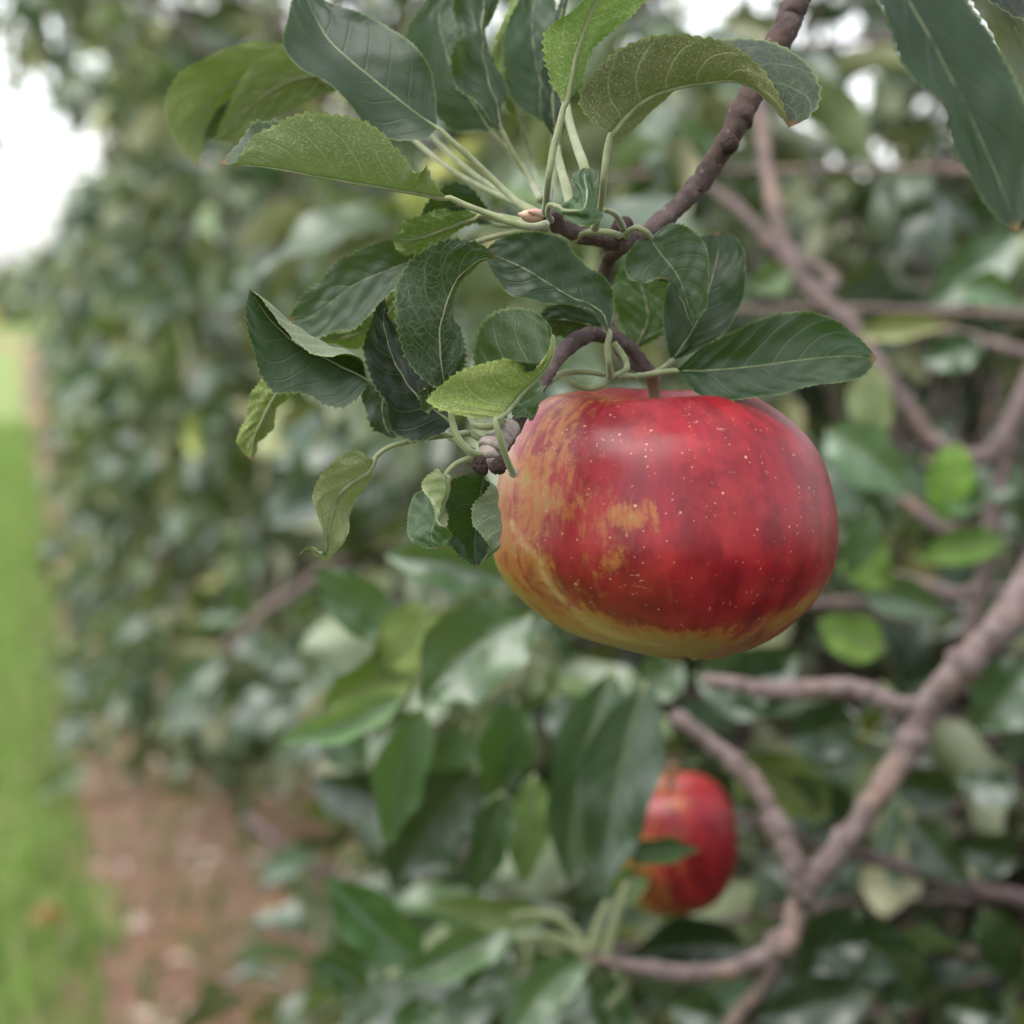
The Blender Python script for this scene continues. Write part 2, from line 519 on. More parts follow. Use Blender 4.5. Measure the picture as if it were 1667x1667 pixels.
def hero_leaf(tree, d, curves, mid=1, side='top', half='all', stalk=None, sr=(.0011, .0007), tint=(1, 1, 1), vein=.35,
              rows=110, cols=25, label=None, seed=None, mat=None, **kw):
    sr = (sr[0] * .72, sr[1] * .72)
    seed = seed if seed is not None else int(abs(curves[0][1][0] * 7 + curves[0][1][1]))
    cw = [world_curve(c, d) for c in curves]
    V, F, UV, M = loft_leaf(cw, mid, rows, cols, seed=seed, **kw)
    F = orient(V, F, side, cols, mid / (len(curves) - 1), half)
    base = M[0]
    me = mesh_np('leaf', V.reshape(-1, 3) - base, F, mat or M_LEAF, UV)
    o = link('leaf', me, tree, base - np.array(tree.location))
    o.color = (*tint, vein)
    if label: o['label'] = label
    # stalk runs into the midrib on the underside
    P = V.reshape(rows, cols, 3)
    mcol = int(round(mid / (len(curves) - 1) * (cols - 1)))
    f = F[len(F) // 2]
    pts = V.reshape(-1, 3)
    du = np.gradient(P, axis=0)[:, mcol]; dv = np.gradient(P, axis=1)[:, mcol]
    nn = np.cross(du, dv); nn /= np.linalg.norm(nn, axis=1)[:, None] + 1e-12
    fn = np.cross(pts[f[2]] - pts[f[0]], pts[f[3]] - pts[f[1]])
    g = np.cross(du[len(du) // 2], dv[len(dv) // 2])
    # direction of the upper side at the midrib from face winding
    sgn = 1 if F[0][3] > F[0][0] else -1
    under = -nn * sgn
    uu = np.linspace(0, 1, rows)
    rm = .00042 * (1 - uu) ** .8 + .0001 + sr[1] * .5 * np.exp(-uu / .05)
    Q = P[:, mcol] + under * (rm * .85)[:, None]
    Q = Q[:int(rows * .93):4]; rm = rm[:int(rows * .93):4]
    if stalk:
        sp = world_curve(stalk[::-1], d)[:-1]               # stalk given from the leaf base to the twig
        L = np.linalg.norm(sp[-1] - Q[0])
        s = spline(np.vstack([sp, Q[:3]]), 22)
        Q = np.vstack([s, Q[3:]]); rm = np.concatenate([np.interp(np.linspace(0, 1, 22), [0, .12, .8, 1], [sr[0] * 1.2, sr[0] * .9, sr[0] * .8, rm[2]]), rm[3:]])
    pm = tube_mesh('petiole', Q, rm, M_STALK, 8, .06, base)
    link('petiole', pm, o)
    return o


# ------------------------------------------------------------------ ground
def ragged_sheet(name, x0, x1, y0, y1, z, mat, amp, ny):
    ys = np.linspace(y0, y1, ny)
    def edge(x, ph): return x + amp * (np.sin(ys * 2.3 + ph) * .3 + np.sin(ys * 5.9 + ph * 2) * .3 + rng.standard_normal(ny) * .35)
    L, Rr = edge(x0, 1.0), edge(x1, 2.0)
    V = np.vstack([np.stack([L, ys, np.full(ny, z)], 1), np.stack([Rr, ys, np.full(ny, z)], 1)])
    i = np.arange(ny - 1)
    F = np.stack([i, i + ny, i + ny + 1, i + 1], 1)
    return link(name, mesh_np(name, V, F, mat, smooth=False))


t = NT('mown_grass')
tc = t.n('ShaderNodeTexCoord'); ob = tc.outputs['Object']
n1 = t.noise(ob, 1.2, 4); n2 = t.noise(ob, 14, 5, .7); n3 = t.noise(ob, 90, 4, .7)
c = t.mix(t.step(n1, .35, .65), (.12, .21, .035), (.18, .235, .06))
c = t.mix(t.step(n2, .46, .66), c, (.27, .255, .12))
n4 = t.noise(ob, 4.5, 3); c = t.mix(t.step(n4, .56, .7, 0, .7), c, (.22, .17, .09)); c = t.mix(t.step(n4, .28, .42, .6, 0), c, (.06, .13, .02))
c = t.mix(t.step(n3, .5, .7, 0, .5), c, (.04, .09, .012))
t.l(t.bsdf(c, .8, .25, t.bump(n3, .8, .02)), t.out.inputs[0])
M_GRASS = t.m
t = NT('bare_soil')
tc = t.n('ShaderNodeTexCoord'); ob = tc.outputs['Object']
n1 = t.noise(ob, 2.2, 5, .6); n2 = t.noise(ob, 18, 6, .7); n3 = t.noise(ob, 110, 4, .7)
c = t.mix(t.step(n1, .3, .7), (.225, .118, .076), (.31, .185, .132))
c = t.mix(t.step(n2, .45, .75, 0, .8), c, (.31, .225, .175))
c = t.mix(t.step(n2, .25, .42, .7, 0), c, (.10, .055, .04))
c = t.mix(t.step(n3, .55, .7, 0, .5), c, (.09, .06, .045))
t.l(t.bsdf(c, .9, .2, t.bump(t.math('ADD', n2, n3), .9, .02)), t.out.inputs[0])
M_SOIL = t.m
gV = np.array([[-400, -60, 0], [400, -60, 0], [400, 700, 0], [-400, 700, 0]], float)
tag(link('ground', mesh_np('ground', gV, np.array([[0, 1, 2, 3]]), M_GRASS, smooth=False)), kind='structure')
tag(ragged_sheet('soil_strip', .10, 1.85, -3, 60, .004, M_SOIL, .16, 1500), kind='structure')
tag(ragged_sheet('soil_strip', 5.1, 6.9, -3, 60, .004, M_SOIL, .05, 300), kind='structure')
tag(ragged_sheet('dirt_track', -30, 30, 62, 70, .004, M_SOIL, .0, 20), kind='structure')


def blades(name, n, xr, yr, hmin, hmax, wid, cols, mat_name, flat=.5):
    x = rng.uniform(*xr, n); y = yr[0] + (yr[1] - yr[0]) * rng.random(n) ** 1.6
    h = rng.uniform(hmin, hmax, n); a = rng.random(n) * 6.283; b = rng.random(n) * 6.283
    lean = rng.uniform(.1, .9, n) * flat
    w = wid * rng.uniform(.6, 1.3, n)
    base = np.stack([x, y, np.full(n, .002)], 1)
    sd_ = np.stack([np.cos(a), np.sin(a), np.zeros(n)], 1) * w[:, None]
    ld = np.stack([np.cos(b), np.sin(b), np.zeros(n)], 1)
    m1 = base + ld * (lean * h * .3)[:, None] + np.array([0, 0, 1]) * (h * .6)[:, None]
    tp = base + ld * (lean * h)[:, None] + np.array([0, 0, 1]) * (h * (1 - lean * .4))[:, None]
    V = np.stack([base - sd_, base + sd_, m1 - sd_ * .7, m1 + sd_ * .7, tp], 1).reshape(-1, 3)
    o = np.arange(n)[:, None] * 5
    F = np.concatenate([o + [0, 1, 3], o + [0, 3, 2], o + [2, 3, 4]])
    cc = np.array(cols); cidx = rng.integers(0, len(cc), n)
    c = cc[cidx] * rng.uniform(.75, 1.25, (n, 1))
    tint = np.repeat(np.hstack([c, np.ones((n, 1))]), 5, 0)
    t = NT(mat_name)
    a_ = t.n('ShaderNodeAttribute', attribute_name='tint', attribute_type='GEOMETRY').outputs['Color']
    p = t.bsdf(a_, .55, .4)
    tr = t.n('ShaderNodeBsdfTranslucent'); t.l(a_, tr.inputs[0])
    mx = t.n('ShaderNodeMixShader'); mx.inputs[0].default_value = .35
    t.l(p, mx.inputs[1]); t.l(tr.outputs[0], mx.inputs[2]); t.l(mx.outputs[0], t.out.inputs[0])
    return tag(link(name, mesh_np(name, V, F, t.m, col={'tint': tint})), kind='stuff')


o_ = blades('grass', 60000, (-1.6, .14), (2.2, 26), .03, .09, .0035, [(.14, .27, .04), (.20, .31, .06), (.27, .30, .12), (.10, .21, .03)], 'grass_blade')
o_ = blades('weeds', 7000, (.0, 1.5), (2.0, 18), .02, .08, .006, [(.09, .18, .03), (.26, .22, .11), (.13, .2, .05)], 'weed_blade', 1.0)
# dry leaves, twigs and stones lying on the soil
def litter(n):
    x = rng.uniform(.05, 1.8, n); y = 2.0 + 13 * rng.random(n) ** 1.5
    s = rng.uniform(.008, .036, n); a = rng.random(n) * 6.283
    q = np.array([[-1, -.5, 0], [0, -.7, .35], [1, -.2, .1], [.8, .5, .3], [0, .7, .05], [-.9, .4, .25]])
    ca, sa = np.cos(a)[:, None], np.sin(a)[:, None]
    X = (q[None, :, 0] * ca - q[None, :, 1] * sa) * s[:, None]; Y = (q[None, :, 0] * sa + q[None, :, 1] * ca) * s[:, None]
    Z = q[None, :, 2] * s[:, None] + .008
    V = np.stack([X + x[:, None], Y + y[:, None], Z], 2).reshape(-1, 3)
    o = np.arange(n)[:, None] * 6
    F = np.concatenate([o + [0, 1, 5], o + [1, 4, 5], o + [1, 2, 3], o + [1, 3, 4]])
    cc = np.array([(.42, .31, .25), (.16, .07, .04), (.32, .17, .08), (.55, .47, .42), (.20, .12, .09), (.2, .2, .08)])
    c = cc[rng.integers(0, len(cc), n)] * rng.uniform(.7, 1.2, (n, 1))
    tint = np.repeat(np.hstack([c, np.ones((n, 1))]), 6, 0)
    t = NT('dry_litter')
    a_ = t.n('ShaderNodeAttribute', attribute_name='tint', attribute_type='GEOMETRY').outputs['Color']
    t.l(t.bsdf(a_, .8, .3), t.out.inputs[0])
    return tag(link('leaf_litter', mesh_np('leaf_litter', V, F, t.m, col={'tint': tint}, smooth=False)), kind='stuff')
litter(2600)

# ------------------------------------------------------------------ generic leaf shapes for the crowns
def simple_leaf(L, Wd, bend, fold, twist, nr, nc, seed):
    """leaf lying along +X from its base, upper side +Z"""
    r = np.random.default_rng(seed)
    u = np.linspace(0, 1, nr)
    half = Wd / 2 * np.sin(np.pi * np.clip(u, 0, 1) ** .82) ** .85
    half[0] = half[-1] = .0004
    v = np.linspace(-1, 1, nc)
    ang = bend * u
    x = np.concatenate([[0], np.cumsum(np.cos((ang[1:] + ang[:-1]) / 2) / (nr - 1))]) * L
    z = -np.concatenate([[0], np.cumsum(np.sin((ang[1:] + ang[:-1]) / 2) / (nr - 1))]) * L
    p1 = r.random() * 6.28
    V = np.zeros((nr, nc, 3))
    for j, vj in enumerate(v):
        f = fold * (1 + .4 * np.sin(u * 5 + p1))
        y = vj * half * np.cos(f); h = abs(vj) * half * np.sin(f) + .0025 * abs(vj) * np.sin(u * 15 + p1 + vj)
        tw = twist * u
        yy = y * np.cos(tw) - h * np.sin(tw); hh = y * np.sin(tw) + h * np.cos(tw)
        V[:, j, 0] = x + hh * np.sin(ang); V[:, j, 1] = yy; V[:, j, 2] = z + hh * np.cos(ang)
    UV = np.stack([np.repeat(u[:, None], nc, 1), np.repeat((v * .5 + .5)[None, :], nr, 0)], 2).reshape(-1, 2)
    i, j = np.meshgrid(np.arange(nr - 1), np.arange(nc - 1), indexing='ij')
    a = (i * nc + j).ravel()
    F = np.stack([a, a + nc, a + nc + 1, a + 1], 1)
    return V.reshape(-1, 3), F, UV


VARS = []
for k in range(7):
    args = (rng.uniform(.062, .084), rng.uniform(.034, .044), rng.uniform(.2, 1.5), rng.uniform(.05, .65), rng.uniform(-.7, .7))
    VARS.append((simple_leaf(*args, 9, 5, k), simple_leaf(*args, 5, 3, k), args))
STALK_LEN = .024
LEAF_MESH, STALK_MESH = [], []
for k, (hi, lo, args) in enumerate(VARS):
    V, F, UV = simple_leaf(*args, 13, 7, k)
    LEAF_MESH.append(mesh_np('leaf', V, F, M_LEAF_FAR, UV))
    P = np.array([[-STALK_LEN, 0, .004], [-STALK_LEN * .5, 0, .003], [0, 0, 0]])
    STALK_MESH.append(tube_mesh('petiole', P, [.0012, .0009, .0008], M_STALK, 5))


def rot_from(x, up):
    x = x / (np.linalg.norm(x, axis=-1, keepdims=True) + 1e-9)
    y = np.cross(up, x); y /= np.linalg.norm(y, axis=-1, keepdims=True) + 1e-9
    z = np.cross(x, y)
    return np.stack([x, y, z], -1)          # columns


def rand_tint(n):
    """natural spread of leaf colours: mostly mid green, some yellow-green, a few turning"""
    b = rng.uniform(.75, 1.45, n)
    c = np.stack([b * rng.uniform(.9, 1.2, n), b, b * rng.uniform(.9, 1.3, n)], 1)
    k = rng.random(n)
    yg = k < .10
    c[yg] = c[yg] * np.array([1.45, 1.4, .8])
    tn = k > .998
    c[tn] = np.array([2.6, 1.8, 1.1]) * rng.uniform(.6, 1.1, (tn.sum(), 1))
    return c


def crown_clusters(n_cl, cx, cy, zlo, zhi, rx, ry, keep=None, thin=.17):
    pts = []
    while len(pts) < n_cl:
        p = np.array([rng.uniform(-1, 1), rng.uniform(-1, 1), rng.random()])
        rad = (abs(p[0]) ** 5 + abs(p[1]) ** 4)
        z = p[2]
        prof = 1.0 if z < .5 else 1.0 - .55 * (z - .5) / .5
        if rad > prof ** 2 or rng.random() > np.interp(zlo + (zhi - zlo) * z, [1.36, 1.58, 1.95, 2.12], [1.0, thin, thin, max(thin, .95 if thin < .1 else .2)]) or rng.random() > (.6 + .4 * min(1, rad * 1.6)) * (1 if z < .5 else 1.25 - .8 * z): continue  # low thin values get a dense unseen top, added to shade the crown below
        zz = zlo + (zhi - zlo) * z + .12 * math.sin(p[1] * 7 + cx)
        w = np.array([cx + p[0] * rx, cy + p[1] * ry, zz])
        if keep is not None and not keep(w): continue
        pts.append(w)
    return np.array(pts)


def cluster_leaves(cl, per):
    """leaves radiating from each spur: returns position, rotation, scale, variant, tint"""
    n = len(cl) * per
    c = np.repeat(cl, per, 0)
    az = np.tile(np.arange(per) / per * 6.283, len(cl)) + rng.normal(0, .5, n) + np.repeat(rng.random(len(cl)) * 6.28, per)
    el = rng.normal(-.25, .5, n)
    x = np.stack([np.cos(az) * np.cos(el), np.sin(az) * np.cos(el), np.sin(el)], 1)
    up = np.array([0, 0, 1.0]) + rng.normal(0, .75, (n, 3))
    Rm = rot_from(x, up)
    pos = c + x * rng.uniform(.018, .04, (n, 1)) + rng.normal(0, .018, (n, 3))
    sc = rng.uniform(.65, 1.15, n)
    return pos, Rm, sc, rng.integers(0, len(VARS), n), rand_tint(n)


def leaf_mass(pos, Rm, sc, var, tint, lod, origin):
    Vs, Fs, Us, Cs, off = [], [], [], [], 0
    for k in range(len(VARS)):
        s = np.where(var == k)[0]
        if len(s) == 0: continue
        V, F, UV = VARS[k][lod]
        W_ = np.einsum('nij,vj->nvi', Rm[s] * sc[s][:, None, None], V) + pos[s][:, None, :]
        Vs.append(W_.reshape(-1, 3)); nv = len(V)
        Fs.append((F[None] + (np.arange(len(s)) * nv)[:, None, None]).reshape(-1, 4) + off)
        Us.append(np.tile(UV, (len(s), 1)))
        Cs.append(np.repeat(np.hstack([tint[s], np.ones((len(s), 1))]), nv, 0))
        off += len(s) * nv
    return mesh_np('foliage', np.vstack(Vs) - origin, np.vstack(Fs), M_LEAF_MASS, np.vstack(Us), {'tint': np.vstack(Cs)})


COVER = np.zeros((140, 140), dtype=np.int16)


def pick_visible(pos, Rm, sc, want):
    """indices of the leaves that show largest from the front (coarse coverage, nearest first)"""
    ctr = pos + Rm[:, :, 0] * (.035 * sc)[:, None]
    x, y, d = project(ctr)
    inside = (d > .2) & (x > -20) & (x < 1690) & (y > -20) & (y < 1690)
    idx = np.where(inside)[0]
    idx = idx[np.argsort(d[idx])]
    score = np.zeros(len(pos))
    cell = 1667 / 140
    for i in idx:
        r_ = max(1, int(.02 * sc[i] / d[i] / K / cell))
        cx_, cy_ = int(x[i] / cell), int(y[i] / cell)
        a = COVER[max(cy_ - r_, 0):cy_ + r_ + 1, max(cx_ - r_, 0):cx_ + r_ + 1]
        if a.size == 0: continue
        score[i] = (a < 2).sum()
        a += 1
    o = np.argsort(-score)[:want]
    return o[score[o] > 0]


def limb_path(a, b, sag, n=14, jit=.02):
    tt = np.linspace(0, 1, n)[:, None]
    P = a * (1 - tt) + b * tt + np.array([0, 0, 1]) * (np.sin(tt * math.pi) * sag)
    P[1:-1] += rng.normal(0, jit, (n - 2, 3))
    return spline(P, n * 2)


def grow_tree(cx, cy, zlo, zhi, rx, ry, n_cl, per, want, lod, label, group, limbs=9, keep=None, tr=.035, extra=None, thin=.2, pale=1.0):
    base = np.array([cx, cy, 0.0])
    root = empty('apple_tree', base, label, 'tree', group)
    P = spline(np.array([base, base + [.03, -.02, .5], base + [-.03, .03, 1.1], base + [.02, .02, zhi * .72], base + [.0, -.03, zhi * .97]]), 40)
    tm = tube_mesh('trunk', P, np.linspace(tr * 1.15, tr * .3, 40), M_TRUNK, 12, .07, base)
    link('trunk', tm, root)
    ends = []
    for i in range(limbs):
        f = .22 + .7 * i / limbs
        a = P[int(f * 39)]
        an = i * 2.399 + rng.normal(0, .3)
        ln = (1 - f * .45) * rng.uniform(.75, .98)
        b = np.array([cx + math.cos(an) * rx * ln, cy + math.sin(an) * ry * ln, min(zhi * .98, max(a[2] + rng.uniform(-.05, .4), zlo + .1))])
        if keep is not None and not keep(b): continue
        Q = limb_path(a, b, rng.uniform(.03, .14))
        qx, qy, qd = project(Q)                   # the picked shoot hangs free in front of the crown
        if keep is not None and ((qx > -60) & (qx < 1730) & (qy > -60) & (qy < 1730) & (qd > 0) & (qd < 1.9)).any(): continue
        if ((qx > 1080) & (qx < 1700) & (qy < 520) & (qy > -30) & (qd > 0) & (qd < 4.6)).any(): continue
        link('limb', tube_mesh('limb', Q, np.linspace(tr * .36, .003, len(Q)), M_BARK_DK, 8, .1, base), root)
        ends.append(Q)
    cl = crown_clusters(n_cl, cx, cy, zlo, zhi, rx, ry, keep, thin)
    if extra is not None: cl = np.vstack([cl, extra])
    # twigs from the nearest limb to each spur
    Q = np.vstack(ends + [P])
    Vs, Fs, off = [], [], 0
    for c_ in cl[::2]:
        q = Q[np.argmin(((Q - c_) ** 2).sum(1))]
        if np.linalg.norm(q - c_) > .5: q = c_ + (q - c_) * .5 / np.linalg.norm(q - c_)
        V, F = fix_tris(*tube(limb_path(q, c_, .02, 4, .008), np.linspace(.0035, .0018, 8), 5))
        Vs.append(V); Fs.append(F + off); off += len(V)
    tw = link('twigs', mesh_np('twigs', np.vstack(Vs) - base, np.vstack(Fs), M_BARK), root)
    tw['kind'] = 'stuff'
    pos, Rm, sc, var, tint = cluster_leaves(cl, per)
    tint = tint * pale  # lifts the further trees' leaf colour to imitate haze and flare
    if keep is not None:
        ok = np.array([keep(p) for p in pos + Rm[:, :, 0] * .03])
        pos, Rm, sc, var, tint = pos[ok], Rm[ok], sc[ok], var[ok], tint[ok]
    single = pick_visible(pos, Rm, sc, want)
    m = np.ones(len(pos), bool); m[single] = False
    if m.any():
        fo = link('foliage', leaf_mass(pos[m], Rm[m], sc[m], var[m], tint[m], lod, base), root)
        fo['kind'] = 'stuff'
    _, _, dd = project(pos)
    for i in single:
        o = link('leaf', LEAF_MESH[var[i]], root)
        Mx = np.eye(4); Mx[:3, :3] = Rm[i] * sc[i]; Mx[:3, 3] = pos[i] - base
        o.matrix_local = Matrix(Mx.tolist())
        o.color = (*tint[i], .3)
        if dd[i] < 3.2:
            link('petiole', STALK_MESH[var[i]], o)
    return root


ROW = 'apple trees planted in the near row'


def keep_near(p):
    """free air round the picking side: nothing but the hand-placed shoots hangs close to the camera"""
    if p[0] < .10 and p[1] > -.5 and p[1] < 2.3: return False
    x, y, d = project(p)
    if d < .25: return False
    if d < 1.3 and -260 < x < 1930 and -260 < y < 1930: return False
    if d < 1.5 and x < 560 and y < 1900: return False
    if d < 1.5 and x > 1080 and y < 1130: return False
    return True


TREE_A = grow_tree(.98, 1.35, .36, 3.0, .74, 1.5, 2000, 8, 295, 0,
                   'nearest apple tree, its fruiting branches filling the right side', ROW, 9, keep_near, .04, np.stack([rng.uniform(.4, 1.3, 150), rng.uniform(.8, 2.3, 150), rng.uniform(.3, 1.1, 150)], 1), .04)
names = ['second tree of the near row, its trunk just behind the big apple',
         'third tree of the near row, half way along the leafy wall',
         'fourth tree of the near row, against the bright sky gap',
         'fifth tree of the near row, small and blurred by the grass',
         'sixth tree of the near row, far down the grass alley',
         'seventh tree of the near row, further down the alley',
         'eighth tree of the near row, near the end of the alley',
         'last tree of the near row, tiny at the alley end']
OVER = np.stack([rng.uniform(-.2, .45, 84), rng.uniform(2.7, 5.0, 84), rng.uniform(1.58, 2.05, 84)], 1)     # shoots reaching over the alley
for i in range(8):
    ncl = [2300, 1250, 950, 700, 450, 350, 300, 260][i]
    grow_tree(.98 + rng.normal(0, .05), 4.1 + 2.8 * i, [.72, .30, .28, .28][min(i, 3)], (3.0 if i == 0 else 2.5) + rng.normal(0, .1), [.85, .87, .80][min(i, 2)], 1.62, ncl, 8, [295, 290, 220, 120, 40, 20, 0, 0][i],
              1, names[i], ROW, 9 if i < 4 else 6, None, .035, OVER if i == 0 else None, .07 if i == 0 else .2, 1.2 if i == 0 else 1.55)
# unseen trees added as shade casters, behind the camera and across the alley
grow_tree(.98, -1.9, .45, 2.75, .80, 1.5, 420, 8, 0, 1, 'unseen apple tree added behind the camera for shade', ROW, 6, None, .035)
for i in range(5):
    grow_tree(-3.3, -6.5 + 3.0 * i, .4, 2.9, .95, 1.6, 420, 8, 0, 1, ['nearest-behind', 'second', 'third', 'fourth', 'fifth'][i] + ' unseen apple tree added across the grass alley for shade', 'unseen shade trees added across the alley', 6, None, .035)
ROW2 = 'apple trees in the row beyond'
l2 = ['tree of the row beyond, seen through gaps at the right edge', 'tree of the row beyond, behind the upper right branch',
      'tree of the row beyond, behind the arching leaf', 'tree of the row beyond, behind the hanging leaf cluster',
      'farthest built tree of the row beyond, behind the near crowns']
for i in range(5):
    grow_tree(6.0 + rng.normal(0, .1), 9.5 + 2.9 * i, .5, 2.0, .9, 1.6, 420, 8, 0, 1, l2[i], ROW2, 6, None, .035)

# low wood at the end of the alley
nW = 2600
pw = np.stack([rng.uniform(-60, 60, nW), rng.uniform(95, 110, nW), rng.random(nW) ** 1.3 * 3.2], 1)
pw[:, 2] *= .7 + .3 * np.sin(pw[:, 0] * .35)
xw = rng.normal(0, 1, (nW, 3))
wood = leaf_mass(pw, rot_from(xw, np.array([0, 0, 1.0]) + rng.normal(0, .4, (nW, 3))), rng.uniform(14, 26, nW), rng.integers(0, 7, nW), rand_tint(nW) * 1.2, 1, np.zeros(3))
tag(link('far_wood', wood), 'low blurred wood closing the far end of the grass alley', 'wood', kind='stuff')

#HERO#
# ------------------------------------------------------------------ the wood of the picked-out shoot (parts of the nearest tree)
BASE_A = np.array(TREE_A.location)


def wood(name, pts, d, w, mat, lump=.10, n=60, seg=14, knots=0, label=None, tail=None):
    """pts: (px, py, dz mm), w: widths in metres along it; tail: further world points where it runs out of the picture"""
    C = world_curve(pts, d)
    P = spline(C, n)
    P += rng.normal(0, 1, P.shape) * np.mean(w) * .035
    r = np.interp(np.linspace(0, 1, n), np.linspace(0, 1, len(w)), w) / 2
    for k in range(knots):
        c = rng.random() * n
        r = r * (1 + rng.uniform(.12, .34) * np.exp(-((np.arange(n) - c) / rng.uniform(.7, 1.5)) ** 2))
    if tail is not None:                          # runs on to its tree, outside the picture
        T = spline(np.vstack([np.array(tail), P[0], P[6]]), 40)
        T = T[np.linalg.norm(T - P[6], axis=1) > np.linalg.norm(P[0] - P[6])]
        P = np.vstack([T, P]); r = np.concatenate([np.linspace(r[0] * 1.7, r[0], len(T)), r])
    o = link(name, tube_mesh(name, P, r, mat, seg, lump, BASE_A), TREE_A)
    if label: o['label'] = label
    return o, P


TRUNK_TOP = BASE_A + np.array([-.03, .03, 1.75])
br, P_ = wood('branch', [(1345, -90, 20), (1300, -10, 12), (1286, 30, 10), (1262, 78, 8), (1228, 145, 4), (1190, 218, 0), (1140, 296, 0), (1090, 350, 0), (1040, 388, -4), (1000, 392, -8), (950, 384, -12), (905, 362, -16), (888, 348, -18)],
               .615, [.0072, .0068, .0064, .0060, .0054, .0048, .0044, .0040, .0036], M_BARK_DK, .10, 110, 16, 7,
               tail=[TRUNK_TOP, TRUNK_TOP + [-.15, -.2, .16], TRUNK_TOP + [-.40, -.5, .1]])
for (x, y, dz, s) in ((1012, 371, -10, .0022), (1004, 378, -9, .0017), (1020, 366, -8, .0017), (1188, 234, -3, .0022)):
    V = []
    c = at(x, y, .615 + dz / 1000) - BASE_A
    th, ph = np.meshgrid(np.linspace(0, 2 * math.pi, 12), np.linspace(0, math.pi, 8))
    rr = s * (1 + .22 * np.sin(5 * th) * np.sin(ph * 3))
    V = np.stack([c[0] + rr * np.sin(ph) * np.cos(th), c[1] + rr * np.sin(ph) * np.sin(th), c[2] + rr * 1.15 * np.cos(ph)], 2).reshape(-1, 3)
    i, j = np.meshgrid(np.arange(7), np.arange(11), indexing='ij'); a = (i * 12 + j).ravel()
    link('bud', mesh_np('bud', V, np.stack([a, a + 12, a + 13, a + 1], 1), M_BUD), br)
# pink swelling bud where the upper leaf stalks meet
for (x, y, w, h_, ang, m) in ((862, 352, .0026, .0044, 1.3, M_BUD_PK), (874, 347, .0018, .0034, .9, M_BUD_PK)):
    P = np.array([at(x + math.sin(ang) * 20, y - math.cos(ang) * -4, .596), at(x, y, .594), at(x - math.sin(ang) * 14, y - 3, .592), at(x - math.sin(ang) * 19, y - 4, .592)])
    link('bud', tube_mesh('bud', spline(P, 12), np.interp(np.linspace(0, 1, 12), [0, .3, .7, 1], [w * .35, w * .6, w * .5, w * .08]), m, 12, .05, BASE_A), br)
tw1, _ = wood('twig', [(1015, 396, -4), (988, 430, 14), (978, 500, 20), (1008, 566, 12), (1044, 598, 6), (1062, 606, 6)], .61, [.0040, .0036, .0036, .0036, .003], M_BARK_DK, .1, 40, 12, 3)
tw2, _ = wood('spur', [(1062, 608, 6), (1030, 572, 4), (995, 548, 0), (955, 546, -8), (920, 568, -16), (892, 605, -24), (865, 650, -30), (838, 695, -36), (812, 728, -41)], .61,
              [.003, .0038, .0038, .0038, .0034, .0032, .0040], M_BARK_DK, .14, 60, 14, 0)
sp_, _ = wood('spur', [(832, 690, -38), (815, 715, -41), (800, 735, -43), (797, 752, -44)], .61, [.0040, .0052, .0058, .0052], M_SPUR, .10, 26, 18, 2,
              label='grey ringed spur tip ending in two dark bud scars')
for (x, y, s) in ((781, 751, .0017), (783, 761, .0018), (776, 757, .0014), (787, 766, .0012), (812, 758, .0022), (815, 752, .0018), (806, 762, .0016)):
    c = at(x, y, .561) - BASE_A
    th, ph = np.meshgrid(np.linspace(0, 2 * math.pi, 14), np.linspace(0, math.pi, 9))
    s = s * .82
    rr = s * (1 + .2 * np.sin(6 * th + x) * np.sin(ph * 4 + y))
    V = np.stack([c[0] + rr * np.sin(ph) * np.cos(th), c[1] + rr * np.sin(ph) * np.sin(th), c[2] + rr * np.cos(ph)], 2).reshape(-1, 3)
    i, j = np.meshgrid(np.arange(8), np.arange(13), indexing='ij'); a = (i * 14 + j).ravel()
    link('bud', mesh_np('bud', V, np.stack([a, a + 14, a + 15, a + 1], 1), M_BUD), sp_)

A = TREE_A
# ---- upper cluster
hero_leaf(A, .565, [
    [(727, 321, 0), (705, 299, -5), (693, 270, -6), (676, 281, -7), (661, 259, -8), (639, 237, -9), (611, 209, -10), (577, 195, -10), (540, 189, -10), (508, 186, -9), (477, 190, -8), (449, 206, -6), (418, 221, -4), (399, 243, -2), (380, 266, -1), (359, 267, 0)],
    [(727, 321, 0), (690, 314, 0), (620, 303, 0), (560, 293, 0), (500, 283, 0), (440, 272, 0), (390, 268, 0), (359, 267, 0)],
    [(727, 321, 0), (706, 303, 5), (660, 270, 10), (600, 220, 14), (540, 200, 15), (480, 197, 13), (443, 197, 8), (413, 200, 4), (391, 231, 3), (372, 252, 2), (359, 265, 0)]],
    side='under', half='first', stalk=[(727, 321), (760, 335), (800, 350), (850, 368), (888, 366, 10)], sr=(.0013, .0010), tint=(.92, 1.0, .8), vein=.5, rows=140, soft=.45,
    label='pale downy leaf folded along its midrib, pointing left', wave=.0003)
